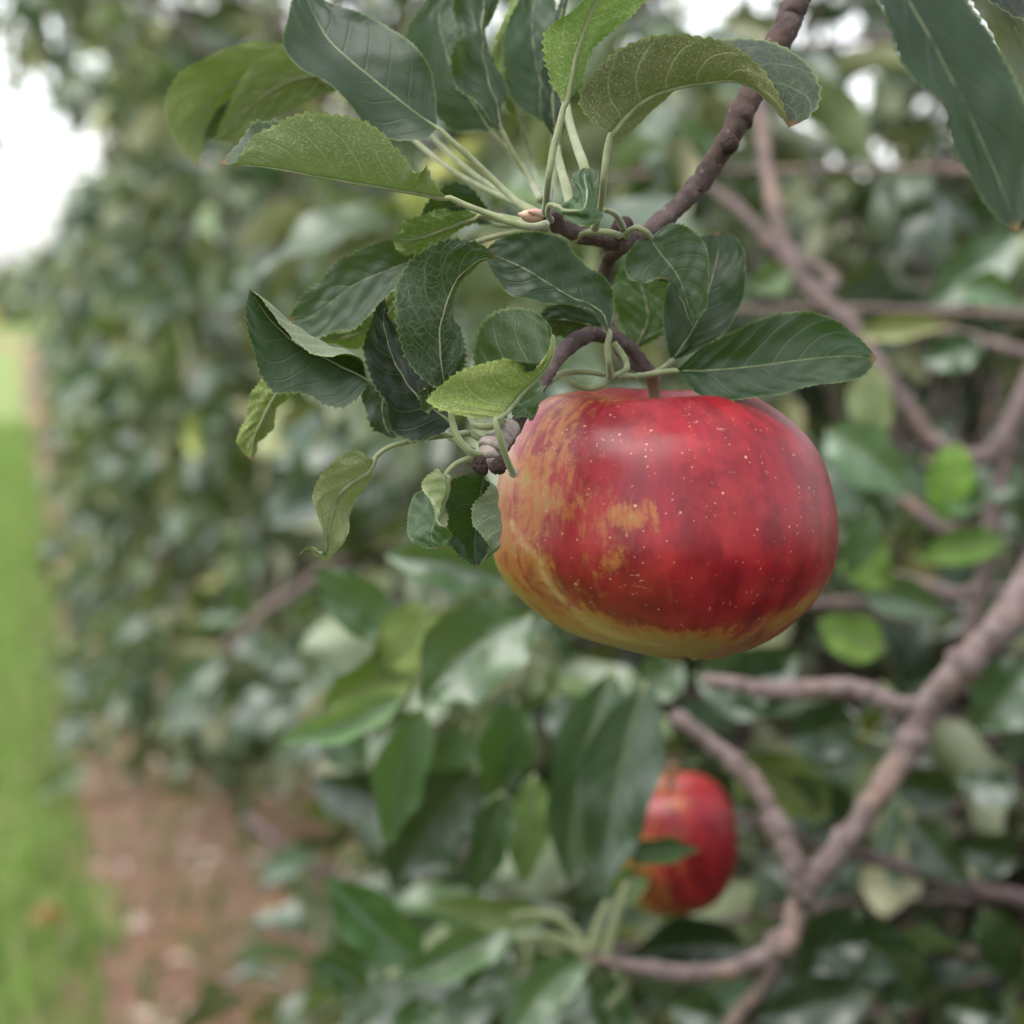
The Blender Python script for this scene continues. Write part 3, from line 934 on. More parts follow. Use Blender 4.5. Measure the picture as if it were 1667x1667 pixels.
hero_leaf(A, .612, [
    [(711, 207, 0), (692, 226, -4), (652, 222, -5), (611, 210, -6), (575, 178, -7), (533, 134, -7), (490, 98, -6), (465, 74, -4), (466, 38, 0), (478, 0, 6), (500, -34, 12)],
    [(711, 207, 0), (670, 178, 0), (635, 150, 0), (599, 122, 1), (570, 98, 2), (543, 74, 4), (520, 40, 7), (502, 0, 10), (500, -34, 12)],
    [(711, 207, 0), (707, 156, 0), (699, 110, 0), (683, 84, 0), (660, 62, 2), (639, 47, 4), (602, 28, 7), (565, 16, 9), (533, 3, 11), (500, -34, 12)]],
    side='top', stalk=[(711, 207), (735, 230), (761, 253), (810, 300), (860, 343, -8), (888, 352, -14)], sr=(.0013, .0010), tint=(1.0, 1.0, 1.1), vein=.3,
    label='broad dark green leaf pointing up and left, glossy', amp=.0004)
hero_leaf(A, .572, [
    [(920, 169, 0), (913, 158, -1), (899, 130, -2), (888, 94, -3), (892, 54, -4), (912, 40, -4), (928, 31, -4), (938, 15, -4), (949, -2, -4), (980, -48, -4), (1020, -90, -4), (1075, -110, 0)],
    [(920, 169, 0), (928, 130, 0), (934, 100, 0), (942, 72, 0), (955, 35, 0), (967, 7, 0), (995, -40, 0), (1035, -85, 0), (1075, -110, 0)],
    [(920, 169, 0), (938, 144, 2), (955, 110, 3), (974, 76, 4), (1003, 43, 4), (1030, 20, 4), (1052, -2, 4), (1075, -40, 3), (1085, -80, 2), (1075, -110, 0)]],
    side='under', stalk=[(920, 169), (912, 200), (902, 240), (893, 290), (888, 345, 10)], sr=(.0013, .0010), tint=(.75, 1.05, .35), vein=.5, rows=130,  # tint carries the yellow-green of light coming through the blade
    label='bright yellow-green leaf rising upright, backlit glow tinted in')
hero_leaf(A, .578, [
    [(996, 216, 0), (984, 210, -3), (960, 191, -6), (946, 158, -8), (967, 119, -9), (1010, 83, -9), (1046, 67, -9), (1093, 59, -9), (1140, 62, -8), (1187, 74, -6), (1226, 101, -4), (1259, 144, -3), (1276, 180, -2), (1284, 208, 0)],
    [(996, 216, 0), (1010, 198, 0), (1046, 164, 0), (1090, 145, 0), (1140, 135, 0), (1190, 131, 0), (1223, 140, 0), (1252, 166, 0), (1272, 190, 0), (1284, 208, 0)],
    [(996, 216, 0), (1004, 236, 5), (1046, 195, 10), (1090, 158, 14), (1120, 120, 17), (1150, 82, 18), (1185, 66, 17), (1230, 65, 15), (1275, 79, 12), (1306, 101, 9), (1330, 135, 5), (1332, 166, 2), (1314, 192, 0), (1284, 208, 0)]],
    side='under', half='first', stalk=[(996, 216), (988, 245), (983, 290), (978, 335, 6), (968, 372, 12)], sr=(.0013, .0011), tint=(.62, .60, .42), vein=.5, rows=140,
    label='long leaf arching over to the right, brownish underside showing', wave=.0003)
# blurred leaves behind the upper cluster
hero_leaf(A, .655, [
    [(800, 215, 0), (735, 205, -3), (690, 160, -4), (662, 100, -4), (664, 47, -2), (690, 12, 2), (740, -30, 6)],
    [(800, 215, 0), (770, 168, 0), (740, 120, 0), (722, 70, 2), (715, 20, 4), (740, -30, 6)],
    [(800, 215, 0), (800, 170, -1), (785, 110, -1), (765, 60, 0), (750, 10, 3), (740, -30, 6)]],
    side='top', stalk=[(800, 215), (840, 260), (880, 325, -40)], tint=(1.3, 1.3, 1.5), vein=.3, rows=60, label='wide grey-green leaf out of focus behind the upright leaves')
hero_leaf(A, .635, [
    [(818, 214, 0), (790, 195, -4), (768, 160, -5), (742, 119, -5), (735, 80, -4), (757, 52, -2), (741, 28, 2), (745, -10, 4), (790, -40, 6)],
    [(818, 214, 0), (808, 170, 0), (798, 135, 0), (788, 95, 0), (784, 60, 1), (788, 10, 3), (790, -40, 6)],
    [(818, 214, 0), (822, 170, 6), (812, 130, 9), (800, 95, 9), (790, 70, 8), (802, 20, 7), (806, -20, 6), (790, -40, 6)]],
    side='top', half='first', stalk=[(818, 214), (835, 250), (860, 290), (888, 338, -20)], tint=(1.1, 1.1, 1.1), vein=.3, rows=90, wave=.002, label='narrow wavy-edged leaf standing upright behind the cluster')
hero_leaf(A, .66, [
    [(900, 205, 0), (862, 185, -3), (832, 150, -4), (818, 95, -4), (832, 36, -2), (850, -10, 2), (885, -50, 6)],
    [(900, 205, 0), (885, 150, 0), (872, 100, 0), (866, 40, 1), (870, 0, 3), (885, -50, 6)],
    [(900, 205, 0), (906, 150, -2), (905, 95, -2), (902, 40, -1), (900, -10, 2), (885, -50, 6)]],
    side='top', stalk=[(900, 205), (898, 260), (892, 330, -45)], tint=(1.4, 1.4, 1.7), vein=.3, rows=60, label='blue-grey leaf out of focus beside the yellow-green one')
hero_leaf(A, .64, [
    [(910, 240, 0), (886, 190, 0), (880, 130, 0), (892, 70, 0), (905, 20, 2), (925, -20, 4)],
    [(910, 240, 0), (902, 190, 0), (900, 130, 0), (906, 70, 0), (915, 20, 2), (925, -20, 4)],
    [(910, 240, 0), (916, 190, 4), (916, 130, 4), (918, 70, 4), (922, 20, 4), (925, -20, 4)]],
    side='top', stalk=[(910, 240), (903, 300), (893, 345, -30)], tint=(.8, .8, .8), vein=.3, rows=60)
hero_leaf(A, .665, [
    [(850, 205, 0), (815, 150, 0), (806, 90, 0), (820, 30, 0), (845, -20, 4)],
    [(850, 205, 0), (835, 150, 0), (830, 90, 0), (836, 30, 0), (845, -20, 4)],
    [(850, 205, 0), (852, 150, 3), (850, 90, 3), (852, 30, 3), (845, -20, 4)]],
    side='under', stalk=[(850, 205), (868, 270), (886, 340, -40)], tint=(.7, .9, .4), vein=.3, rows=50)
for (b, tp_, w, side, tint) in (((1075, 165, 20), (990, 245, 40), 60, 'top', (.9, .9, .9)),):
    pass
for st in ([(912, 120, 52), (918, 150, 48), (925, 190, 40), (938, 235, 25), (952, 275, 10), (958, 300, 8)], [(905, 240, 40), (915, 280, 30), (925, 318, 18), (930, 345, 14)], [(760, 348, 25), (800, 352, 22), (850, 362, 20), (886, 370, 18)]):
    link('leaf_stalk', tube_mesh('leaf_stalk', spline(world_curve(st, .58), 16), np.linspace(.0009, .0012, 16), M_STALK, 8, .05, BASE_A), A)
hero_leaf(A, .70, [
    [(560, 140, -10), (500, 100, -6), (463, 76, -5), (403, 72, -5), (336, 92, -5), (289, 126, -3), (271, 165, -2), (278, 215, 0), (300, 252, 2), (326, 270, 4)],
    [(560, 140, -10), (500, 122, -2), (440, 118, 0), (390, 130, 2), (345, 160, 4), (320, 200, 5), (316, 240, 5), (326, 270, 4)],
    [(560, 140, -10), (510, 140, 4), (450, 120, 8), (400, 135, 10), (365, 165, 11), (340, 205, 10), (330, 240, 8), (326, 270, 4)]],
    side='under', half='first', stalk=[(560, 140, -10), (640, 200, -30), (740, 280, -60), (880, 350, -95)], tint=(.85, .95, .5), vein=.3, rows=70, label='soft green leaf curling down at the upper left, out of focus')
hero_leaf(A, .695, [
    [(600, 120, -10), (540, 85, -6), (475, 78, -5), (430, 95, -5), (400, 125, -4), (372, 170, -3), (350, 232, 0)],
    [(600, 120, -10), (545, 120, -2), (490, 125, 0), (440, 148, 1), (400, 180, 1), (372, 210, 0), (350, 232, 0)],
    [(600, 120, -10), (570, 140, 2), (530, 148, 4), (470, 177, 6), (420, 200, 5), (385, 222, 3), (350, 232, 0)]],
    side='under', stalk=[(600, 120, -10), (680, 200, -30), (780, 290, -60), (886, 352, -90)], tint=(.72, .85, .42), vein=.3, rows=70, label='second soft green leaf overlapping the curled one, out of focus')
hero_leaf(A, .71, [
    [(400, 108, 0), (365, 135, 0), (335, 175, 0), (314, 212, 0), (322, 226, 0)],
    [(400, 108, 0), (378, 140, 2), (352, 180, 2), (335, 210, 2), (322, 226, 0)],
    [(400, 108, 0), (392, 145, 4), (372, 190, 4), (352, 222, 4), (322, 226, 0)]], side='top', tint=(.9, 1, .9), rows=40, cols=13)
# ---- leaves under the upper cluster
hero_leaf(A, .60, [
    [(780, 350, 0), (755, 345, -2), (714, 345, -3), (667, 359, -3), (638, 390, 0)],
    [(780, 350, 0), (750, 362, 0), (710, 378, 0), (670, 390, 0), (638, 390, 0)],
    [(780, 350, 0), (745, 376, 2), (714, 398, 3), (680, 411, 3), (655, 410, 1), (638, 390, 0)]], side='under', stalk=[(780, 350), (830, 362), (890, 365, -5)],
    tint=(.5, .72, .26), vein=.3, rows=60)
hero_leaf(A, .632, [
    [(800, 365, 0), (770, 309, -2), (730, 302, -3), (700, 325, -2), (680, 370, 0)],
    [(800, 365, 0), (770, 338, 0), (740, 336, 0), (710, 350, 0), (680, 370, 0)],
    [(800, 365, 0), (770, 362, 2), (740, 370, 3), (710, 380, 2), (680, 370, 0)]], side='top', stalk=[(800, 365), (850, 368), (890, 368, -25)], tint=(.8, .9, .8), rows=50)
# dark textured leaf curling like a comma
hero_leaf(A, .558, [
    [(736, 650, 4), (704, 626, -1), (673, 589, -3), (650, 541, -4), (644, 501, -4), (648, 468, -4), (665, 433, -4), (688, 410, -4), (713, 395, -3), (738, 390, -3), (774, 397, -2), (799, 410, -1), (812, 420, 0)],
    [(736, 650, 4), (722, 615, 2), (717, 574, 1), (717, 534, 0), (727, 494, 0), (741, 461, 0), (758, 440, 0), (781, 424, 0), (812, 420, 0)],
    [(736, 650, 4), (753, 602, 3), (757, 582, 3), (751, 546, 4), (743, 516, 5), (745, 481, 5), (753, 453, 4), (772, 432, 3), (792, 424, 2), (812, 420, 0)]],
    side='top', half='first', stalk=[(736, 650, 4), (735, 680, 3), (745, 712, 2), (765, 735, 2), (782, 742, 4)], sr=(.0013, .0011), tint=(.75, .82, .72), vein=.6, rows=150, cols=31, quilt=.0007,
    label='dark leaf with a net of pale veins, curled like a comma')
hero_leaf(A, .566, [
    [(738, 690, 2), (713, 708, 0), (687, 717, -1), (661, 713, -2), (641, 693, -3), (633, 659, -4), (612, 633, -4), (602, 605, -4), (597, 566, -4), (600, 535, -4), (610, 504, -2), (628, 484, 0)],
    [(738, 690, 2), (710, 668, 2), (680, 645, 2), (655, 612, 1), (638, 578, 0), (627, 540, 0), (625, 510, 0), (628, 484, 0)],
    [(738, 690, 2), (728, 660, 6), (712, 640, 7), (690, 615, 7), (668, 580, 6), (648, 540, 4), (636, 520, 2), (626, 505, -2), (628, 484, 0)]],
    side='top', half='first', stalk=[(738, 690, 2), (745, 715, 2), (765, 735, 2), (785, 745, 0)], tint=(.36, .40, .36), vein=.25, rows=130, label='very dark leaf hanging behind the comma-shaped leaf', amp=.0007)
hero_leaf(A, .572, [
    [(602, 620, 0), (587, 641, -2), (563, 657, -3), (545, 660, -3), (525, 655, -2), (501, 641, -1), (476, 636, -2), (450, 637, -3), (429, 613, -3), (416, 579, -3), (406, 540, -2), (403, 504, -1), (406, 470, 0)],
    [(602, 620, 0), (580, 608, 1), (556, 597, 2), (522, 579, 2), (483, 560, 2), (447, 528, 2), (425, 500, 1), (406, 470, 0)],
    [(602, 620, 0), (596, 603, 4), (583, 584, 6), (564, 568, 7), (535, 562, 7), (504, 547, 6), (474, 526, 5), (444, 498, 4), (420, 480, 2), (406, 470, 0)],
    [(602, 620, 0), (596, 612, -1), (584, 588, -3), (564, 581, -4), (530, 579, -5), (504, 573, -5), (483, 563, -5), (465, 541, -4), (449, 516, -3), (429, 493, -2), (406, 470, 0)]],
    mid=1, side='top', half='first', stalk=[(602, 620), (640, 640, 10), (700, 690, 10), (770, 735, 5)], tint=(.85, .92, .92), vein=.3, rows=140, cols=34, soft=.5,
    label='dark leaf at the left with its edge rolled over, pale underside showing', wave=.0004)
hero_leaf(A, .552, [
    [(806, 681, -4), (776, 680, -6), (741, 672, -8), (716, 662, -9), (702, 650, -9), (723, 625, -8), (758, 602, -7), (796, 592, -6), (826, 585, -5), (846, 590, -4), (860, 606, -3), (884, 585, -2), (897, 560, -1), (898, 535, 0)],
    [(806, 681, -4), (825, 668, -2), (846, 643, 0), (870, 619, 0), (888, 599, 0), (901, 570, 0), (898, 535, 0)],
    [(806, 681, -4), (790, 650, 8), (775, 610, 12), (774, 570, 12), (778, 545, 11), (790, 522, 10), (812, 507, 8), (845, 502, 6), (872, 510, 4), (890, 523, 2), (898, 535, 0)]],
    side='under', half='first', stalk=[(806, 681, -4), (813, 710, -4), (822, 740, -2), (834, 768, 2), (836, 770, 12)], sr=(.0013, .0011), tint=(.98, 1.12, .42), vein=.4, rows=140, cols=31, soft=.35,
    label='yellowish leaf folded double, its dark round half behind', wave=.0004)
hero_leaf(A, .557, [
    [(716, 668, 0), (705, 664, -1), (690, 664, -1), (683, 650, -1), (690, 632, 0), (700, 628, 0)],
    [(716, 668, 0), (706, 655, 1), (700, 648, 1), (697, 640, 1), (697, 634, 1), (700, 628, 0)],
    [(716, 668, 0), (712, 652, 2), (710, 645, 2), (708, 638, 2), (705, 632, 1), (700, 628, 0)]], side='top', tint=(1.4, 1.3, .8), rows=60, cols=13, teeth=9, amp=.0007)
hero_leaf(A, .572, [
    [(822, 650, 0), (822, 668, -1), (842, 677, -1), (858, 683, -1), (868, 684, 0)],
    [(822, 650, 0), (838, 652, 0), (850, 662, 0), (860, 672, 0), (868, 684, 0)],
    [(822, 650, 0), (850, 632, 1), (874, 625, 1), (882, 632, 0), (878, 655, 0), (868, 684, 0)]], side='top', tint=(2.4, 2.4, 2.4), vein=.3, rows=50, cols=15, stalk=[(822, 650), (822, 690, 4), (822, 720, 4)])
hero_leaf(A, .592, [
    [(992, 541, 0), (985, 524, -4), (965, 507, -5), (942, 503, -5), (915, 491, -5), (882, 488, -4), (849, 487, -4), (831, 478, -3), (811, 451, -2), (795, 428, -1), (788, 411, 0)],
    [(992, 541, 0), (982, 512, 0), (965, 497, 0), (935, 486, 0), (899, 465, 0), (864, 443, 0), (828, 425, 0), (788, 411, 0)],
    [(992, 541, 0), (1000, 491, 2), (995, 466, 2), (980, 450, 2), (957, 437, 2), (937, 414, 1), (922, 393, 0), (892, 381, 0), (857, 378, 0), (829, 384, 0), (802, 397, 0), (788, 411, 0)]],
    side='top', half='all', stalk=[(992, 541), (989, 565), (991, 590), (994, 613, 4)], sr=(.0012, .0010), tint=(.9, 1.0, .85), vein=.25, rows=110, amp=.0004, label='smooth green leaf in the middle, drooping to the right')
hero_leaf(A, .618, [
    [(982, 545, 0), (972, 518, 0), (942, 500, 0), (912, 494, 0), (890, 503, 0), (876, 522, 0)],
    [(982, 545, 0), (960, 530, 0), (930, 522, 0), (900, 520, 0), (876, 522, 0)],
    [(982, 545, 0), (950, 545, 3), (920, 548, 3), (895, 542, 2), (876, 522, 0)]], side='top', tint=(.6, .7, .7), rows=50, stalk=[(982, 545), (990, 575), (995, 608)])
hero_leaf(A, .60, [
    [(1059, 387, 0), (1041, 391, -1), (1025, 407, -2), (1016, 430, -2), (1029, 453, -3), (1048, 464, -4), (1060, 458, -4), (1075, 452, -3), (1086, 453, -3), (1096, 468, -2), (1109, 496, -1), (1126, 530, 0)],
    [(1059, 387, 0), (1070, 406, 0), (1089, 429, 0), (1104, 450, 0), (1115, 480, 0), (1122, 505, 0), (1126, 530, 0)],
    [(1059, 387, 0), (1074, 375, 0), (1095, 365, 0), (1119, 371, 0), (1140, 389, -1), (1153, 417, -2), (1157, 450, -3), (1152, 486, -3), (1140, 515, -2), (1126, 530, 0)]],
    side='top', half='last', stalk=[(1059, 387), (1050, 377, -2), (1038, 371, -2), (1026, 375, 0), (1018, 384, 2)], sr=(.0012, .0011), tint=(1.35, 1.3, 1.4), vein=.35, rows=120, amp=.0004, label='rounded grey-green leaf right of the twig with a torn edge')
hero_leaf(A, .612, [
    [(1093, 588, 0), (1085, 556, -1), (1081, 516, -1), (1084, 478, 0), (1098, 432, 3), (1125, 395, 5), (1166, 377, 6)],
    [(1093, 588, 0), (1116, 556, 0), (1136, 520, 0), (1153, 475, 2), (1165, 430, 4), (1170, 400, 5), (1166, 377, 6)],
    [(1093, 588, 0), (1122, 576, 0), (1155, 558, 0), (1185, 534, 0), (1200, 504, 0), (1212, 462, 0), (1214, 429, 1), (1206, 399, 3), (1188, 380, 5), (1166, 377, 6)]],
    side='top', stalk=[(1093, 588), (1082, 598), (1060, 609), (1035, 613), (1010, 612)], sr=(.0012, .0010), tint=(.8, .9, .75), vein=.2, rows=110, amp=.0004, label='upright dark green leaf right of the twig')
hero_leaf(A, .605, [
    [(1099, 604, 0), (1128, 583, -2), (1164, 558, -2), (1200, 537, -2), (1245, 519, -1), (1305, 508, 0), (1344, 515, 0), (1380, 535, 0), (1410, 562, 0), (1428, 584, 0)],
    [(1099, 604, 0), (1145, 603, 0), (1191, 600, 0), (1260, 592, 0), (1305, 586, 0), (1350, 581, 0), (1390, 580, 0), (1428, 584, 0)],
    [(1099, 604, 0), (1116, 619, -4), (1140, 637, -5), (1170, 649, -6), (1209, 652, -6), (1260, 643, -6), (1308, 625, -5), (1374, 622, -3), (1407, 609, -1), (1428, 584, 0)]],
    side='top', half='all', stalk=[(1099, 604), (1080, 606), (1062, 609), (1040, 613, 4)], sr=(.0012, .0010), tint=(.9, 1.05, .85), vein=.22, rows=130, amp=.0004, label='long oval leaf resting over the top of the big apple')
hero_leaf(A, .638, [
    [(1032, 570, 0), (1010, 520, 0), (1000, 470, 0), (1012, 438, 0), (1035, 418, 0), (1060, 415, 0)],
    [(1032, 570, 0), (1055, 520, 0), (1050, 485, 0), (1042, 460, 0), (1046, 435, 0), (1060, 415, 0)],
    [(1032, 570, 0), (1078, 540, 0), (1092, 500, 0), (1094, 470, 0), (1085, 440, 0), (1060, 415, 0)]], side='top', tint=(1.3, 1.5, .9), vein=.6, rows=50, stalk=[(1032, 570), (1036, 590), (1050, 606, -20)])
# small shiny curled leaf above the twig
hero_leaf(A, .573, [
    [(896, 333, 0), (915, 330, -3), (931, 326, -4), (936, 306, 0), (931, 283, 2), (953, 273, 4)],
    [(896, 333, 0), (922, 342, -5), (948, 340, -7), (956, 315, -2), (952, 290, 2), (953, 273, 4)],
    [(896, 333, 0), (924, 357, -5), (958, 366, -6), (985, 349, -4), (966, 324, 0), (971, 300, 2), (971, 278, 3), (953, 273, 4)]],
    side='top', stalk=[(896, 333), (892, 345, 4), (896, 358, 10)], tint=(1.5, 1.7, 1.4), vein=.5, rows=90, cols=21, teeth=18, amp=.0005, label='small shiny crinkled leaf above the dark twig')
# ---- leaves behind, left side
hero_leaf(A, .612, [
    [(712, 425, -10), (679, 403, -4), (623, 394, -2), (581, 412, 0), (545, 430, 0), (530, 453, 0), (494, 485, 0), (467, 522, 0)],
    [(712, 425, -10), (667, 427, 0), (620, 444, 0), (576, 464, 0), (535, 495, 0), (500, 518, 0), (467, 522, 0)],
    [(712, 425, -10), (690, 445, -4), (651, 462, -3), (628, 486, -3), (602, 515, -3), (574, 535, -3), (548, 535, -2), (525, 545, -2), (500, 548, -1), (467, 522, 0)]],
    side='top', half='all', stalk=[(712, 425, -10), (760, 400, 0), (830, 380, 8), (890, 372, 0)], tint=(1.15, 1.15, 1.2), vein=.3, rows=100, label='grey-green leaf with small red spots, behind the rolled leaf')
hero_leaf(A, .618, [
    [(665, 470, 0), (640, 480, 0), (600, 515, 0), (560, 540, 0), (510, 552, 0)],
    [(665, 470, 0), (640, 500, 0), (600, 535, 0), (560, 550, 0), (510, 552, 0)],
    [(665, 470, 0), (650, 520, 4), (610, 548, 4), (560, 562, 4), (510, 552, 0)]], side='under', tint=(.55, .8, .25), rows=40, cols=13)
hero_leaf(A, .612, [
    [(478, 600, 0), (440, 610, 0), (421, 632, 0), (407, 660, 0), (400, 685, 0), (390, 713, 0), (396, 734, 0), (409, 748, 0)],
    [(478, 600, 0), (455, 632, 0), (440, 655, 0), (425, 685, 0), (412, 715, 0), (409, 748, 0)],
    [(478, 600, 0), (482, 630, 4), (465, 655, 5), (447, 675, 5), (432, 702, 4), (420, 728, 2), (409, 748, 0)]], side='under', tint=(.58, .70, .22), vein=.3, rows=70, stalk=[(478, 600), (560, 620, 5), (680, 680, 0), (770, 735, -30)],
    label='yellow-green leaf hanging below the rolled leaf')
hero_leaf(A, .612, [
    [(640, 600, 0), (605, 610, 0), (588, 633, 0), (597, 669, 0), (612, 698, 0), (640, 714, 0)],
    [(640, 600, 0), (625, 640, 0), (622, 670, 0), (628, 695, 0), (640, 714, 0)],
    [(640, 600, 0), (660, 640, 3), (662, 680, 3), (655, 705, 2), (640, 714, 0)]], side='top', tint=(.7, .75, .85), rows=50, cols=15)
# ---- small hanging leaves at the left of the apple
hero_leaf(A, .568, [
    [(609, 748, 0), (601, 746, -2), (583, 736, -4), (561, 741, -5), (531, 761, -5), (514, 791, -5), (512, 821, -4), (517, 846, -3), (522, 882, -2), (526, 905, 0), (510, 892, 1), (496, 892, 1), (484, 904, 0)],
    [(609, 748, 0), (596, 768, 0), (561, 794, -1), (546, 816, 0), (538, 841, 0), (533, 874, 0), (531, 900, 1), (515, 897, 2), (500, 895, 2), (484, 904, 0)],
    [(609, 748, 0), (604, 760, 2), (591, 788, 3), (576, 821, 4), (563, 855, 4), (551, 887, 3), (541, 906, 3), (530, 911, 3), (514, 903, 3), (498, 898, 2), (484, 904, 0)]],
    side='under', half='all', stalk=[(609, 748), (631, 729), (667, 719), (700, 713), (732, 709), (765, 705, 0)], sr=(.0009, .0008), tint=(.92, .95, .72), vein=.5, rows=150, teeth=34, amp=.0004,
    label='pale underside of a narrow leaf hanging on a long thin stalk')
hero_leaf(A, .562, [
    [(726, 774, 0), (706, 766, -3), (690, 785, -5), (692, 806, -6), (700, 830, -6), (712, 843, -5), (726, 858, -4), (728, 876, -3), (713, 893, 0)],
    [(726, 774, 0), (727, 795, 0), (720, 820, 1), (712, 840, 1), (703, 862, 0), (704, 880, 0), (713, 893, 0)],
    [(726, 774, 0), (712, 790, 6), (690, 798, 8), (668, 822, 5), (663, 850, 3), (669, 878, 1), (688, 890, 0), (713, 893, 0)]],
    side='top', half='last', stalk=[(726, 774), (740, 757), (756, 749), (775, 745, 0)], sr=(.001, .0009), tint=(1.6, 1.7, 1.5), vein=.35, rows=110, teeth=30, amp=.0004, label='small twisted leaf, half pale green and half buff')
hero_leaf(A, .577, [
    [(790, 770, 0), (768, 769, -2), (742, 776, -3), (726, 791, -3), (724, 821, -3), (732, 874, -2), (747, 903, -1), (777, 924, 0)],
    [(790, 770, 0), (783, 800, 1), (777, 835, 2), (774, 862, 2), (773, 890, 1), (777, 924, 0)],
    [(790, 770, 0), (808, 800, 0), (816, 840, 0), (818, 870, -1), (813, 895, -2), (777, 924, 0)],
    [(790, 770, 0), (794, 795, -5), (777, 830, -7), (770, 852, -7), (787, 876, -6), (800, 895, -4), (777, 924, 0)]],
    mid=1, side='top', half='first', stalk=[(790, 770), (793, 750), (797, 735, -8)], tint=(.8, .95, .9), vein=.3, rows=110, cols=31, soft=.5, label='dark leaf against the left flank of the apple, brown flap turned in')
for st in ([(742, 706, 4), (765, 706, 0), (785, 716, -2), (795, 720, -2)], [(765, 680, 0), (775, 693, -4), (800, 694, -6), (820, 684, -4)], [(985, 610, 30), (950, 605, 28), (915, 608, 25), (890, 625, 22)],
           [(994, 612, 30), (975, 630, 28), (945, 630, 28), (918, 612, 30)], [(1000, 612, 28), (1020, 600, 30), (1015, 580, 32), (1000, 560, 34)], [(935, 395, 30), (950, 380, 28), (985, 378, 26), (1010, 384, 28)],
           [(985, 342, 18), (1000, 348, 22), (1010, 362, 26), (1014, 372, 30)]):
    link('leaf_stalk', tube_mesh('leaf_stalk', spline(world_curve(st, .572), 16), np.linspace(.0006, .0009, 16), M_STALK, 8, .05, BASE_A), A)
# large leaf hanging at the upper right corner, close to the camera
hero_leaf(A, .475, [
    [(1370, -190, 14), (1405, -40, 4), (1440, 30, 0), (1472, 99, -2), (1490, 128, -3), (1524, 155, -3), (1540, 190, -3), (1536, 205, -4), (1548, 238, -4), (1574, 276, -3), (1599, 312, -2), (1632, 361, -1), (1656, 380, 0)],
    [(1370, -190, 14), (1440, -60, 6), (1490, 20, 3), (1535, 100, 2), (1575, 180, 2), (1612, 260, 2), (1640, 330, 1), (1656, 380, 0)],
    [(1370, -190, 14), (1500, -110, 12), (1570, 0, 9), (1612, 55, 7), (1640, 110, 6), (1664, 165, 4), (1680, 230, 3), (1676, 310, 1), (1656, 380, 0)]],
    side='top', stalk=[(1370, -190, 14), (1364, -185, 60), (1352, -145, 120), (1341, -86, 158)], tint=(.62, .80, .62), vein=.12, rows=110, teeth=36, label='very large dark leaf hanging into the upper right corner, out of focus')
hero_leaf(A, .60, [
    [(1560, -40, 0), (1590, 10, 0), (1620, 60, 0), (1640, 120, 0), (1667, 180, 0), (1700, 230, 0)],
    [(1560, -40, 0), (1610, -10, 0), (1650, 40, 0), (1680, 110, 0), (1695, 170, 0), (1700, 230, 0)],
    [(1560, -40, 0), (1640, -30, 4), (1690, 30, 4), (1720, 100, 3), (1720, 170, 2), (1700, 230, 0)]], side='top', tint=(4.2, 2.6, 5.0), rows=50, cols=15)  # lilac tint paints the sky's light onto this leaf
hero_leaf(A, .585, [
    [(1560, -60, 0), (1600, -5, 0), (1650, 25, 0), (1700, 36, 0), (1760, 20, 0)],
    [(1560, -60, 0), (1620, -40, 4), (1670, -20, 6), (1720, 0, 4), (1760, 20, 0)],
    [(1560, -60, 0), (1640, -80, 12), (1690, -70, 14), (1740, -40, 10), (1760, 20, 0)]], side='top', tint=(.35, .3, .3), rows=50, cols=15)  # dark leaf added for an unclear shape, shade put into its tint

# ---- blurred shoots between the big apple and the crown behind
def mid_leaf(d, b, tp, w, side='top', tint=(1, 1, 1), bow=0, droop=0, fold=14, roll=0.0, db=0, label=None, stalk=None):
    """one leaf by its base, tip and width (pixels); bow bends it sideways, droop along the view"""
    b, tp = np.array(b, float), np.array(tp, float)
    ax = tp - b; L = np.linalg.norm(ax); n = np.array([-ax[1], ax[0]]) / L
    cs = [[], [], []]
    for f in (0, .12, .3, .5, .7, .88, 1):
        m = b + ax * f + n * bow * 4 * f * (1 - f)
        h = w / 2 * math.sin(math.pi * f ** .85) ** .8 if 0 < f < 1 else 0
        zd = db * f + droop * f * f
        for k, sgn in enumerate((-1, 0, 1)):
            cs[k].append((*(m + n * sgn * h * math.cos(roll)), zd + sgn * h * math.sin(roll) * .2 - (abs(sgn) * fold * math.sin(math.pi * f) * (h > 0))))
    st = None
    if stalk: st = [(b[0], b[1], 0)] + list(stalk)
    hero_leaf(A, d, cs, side=side, tint=tint, stalk=st, rows=30, cols=11, teeth=22, mat=M_LEAF_FAR, label=label, amp=.0002, wave=.0013 * w / 100, quilt=0, sr=(.0012, .0009))


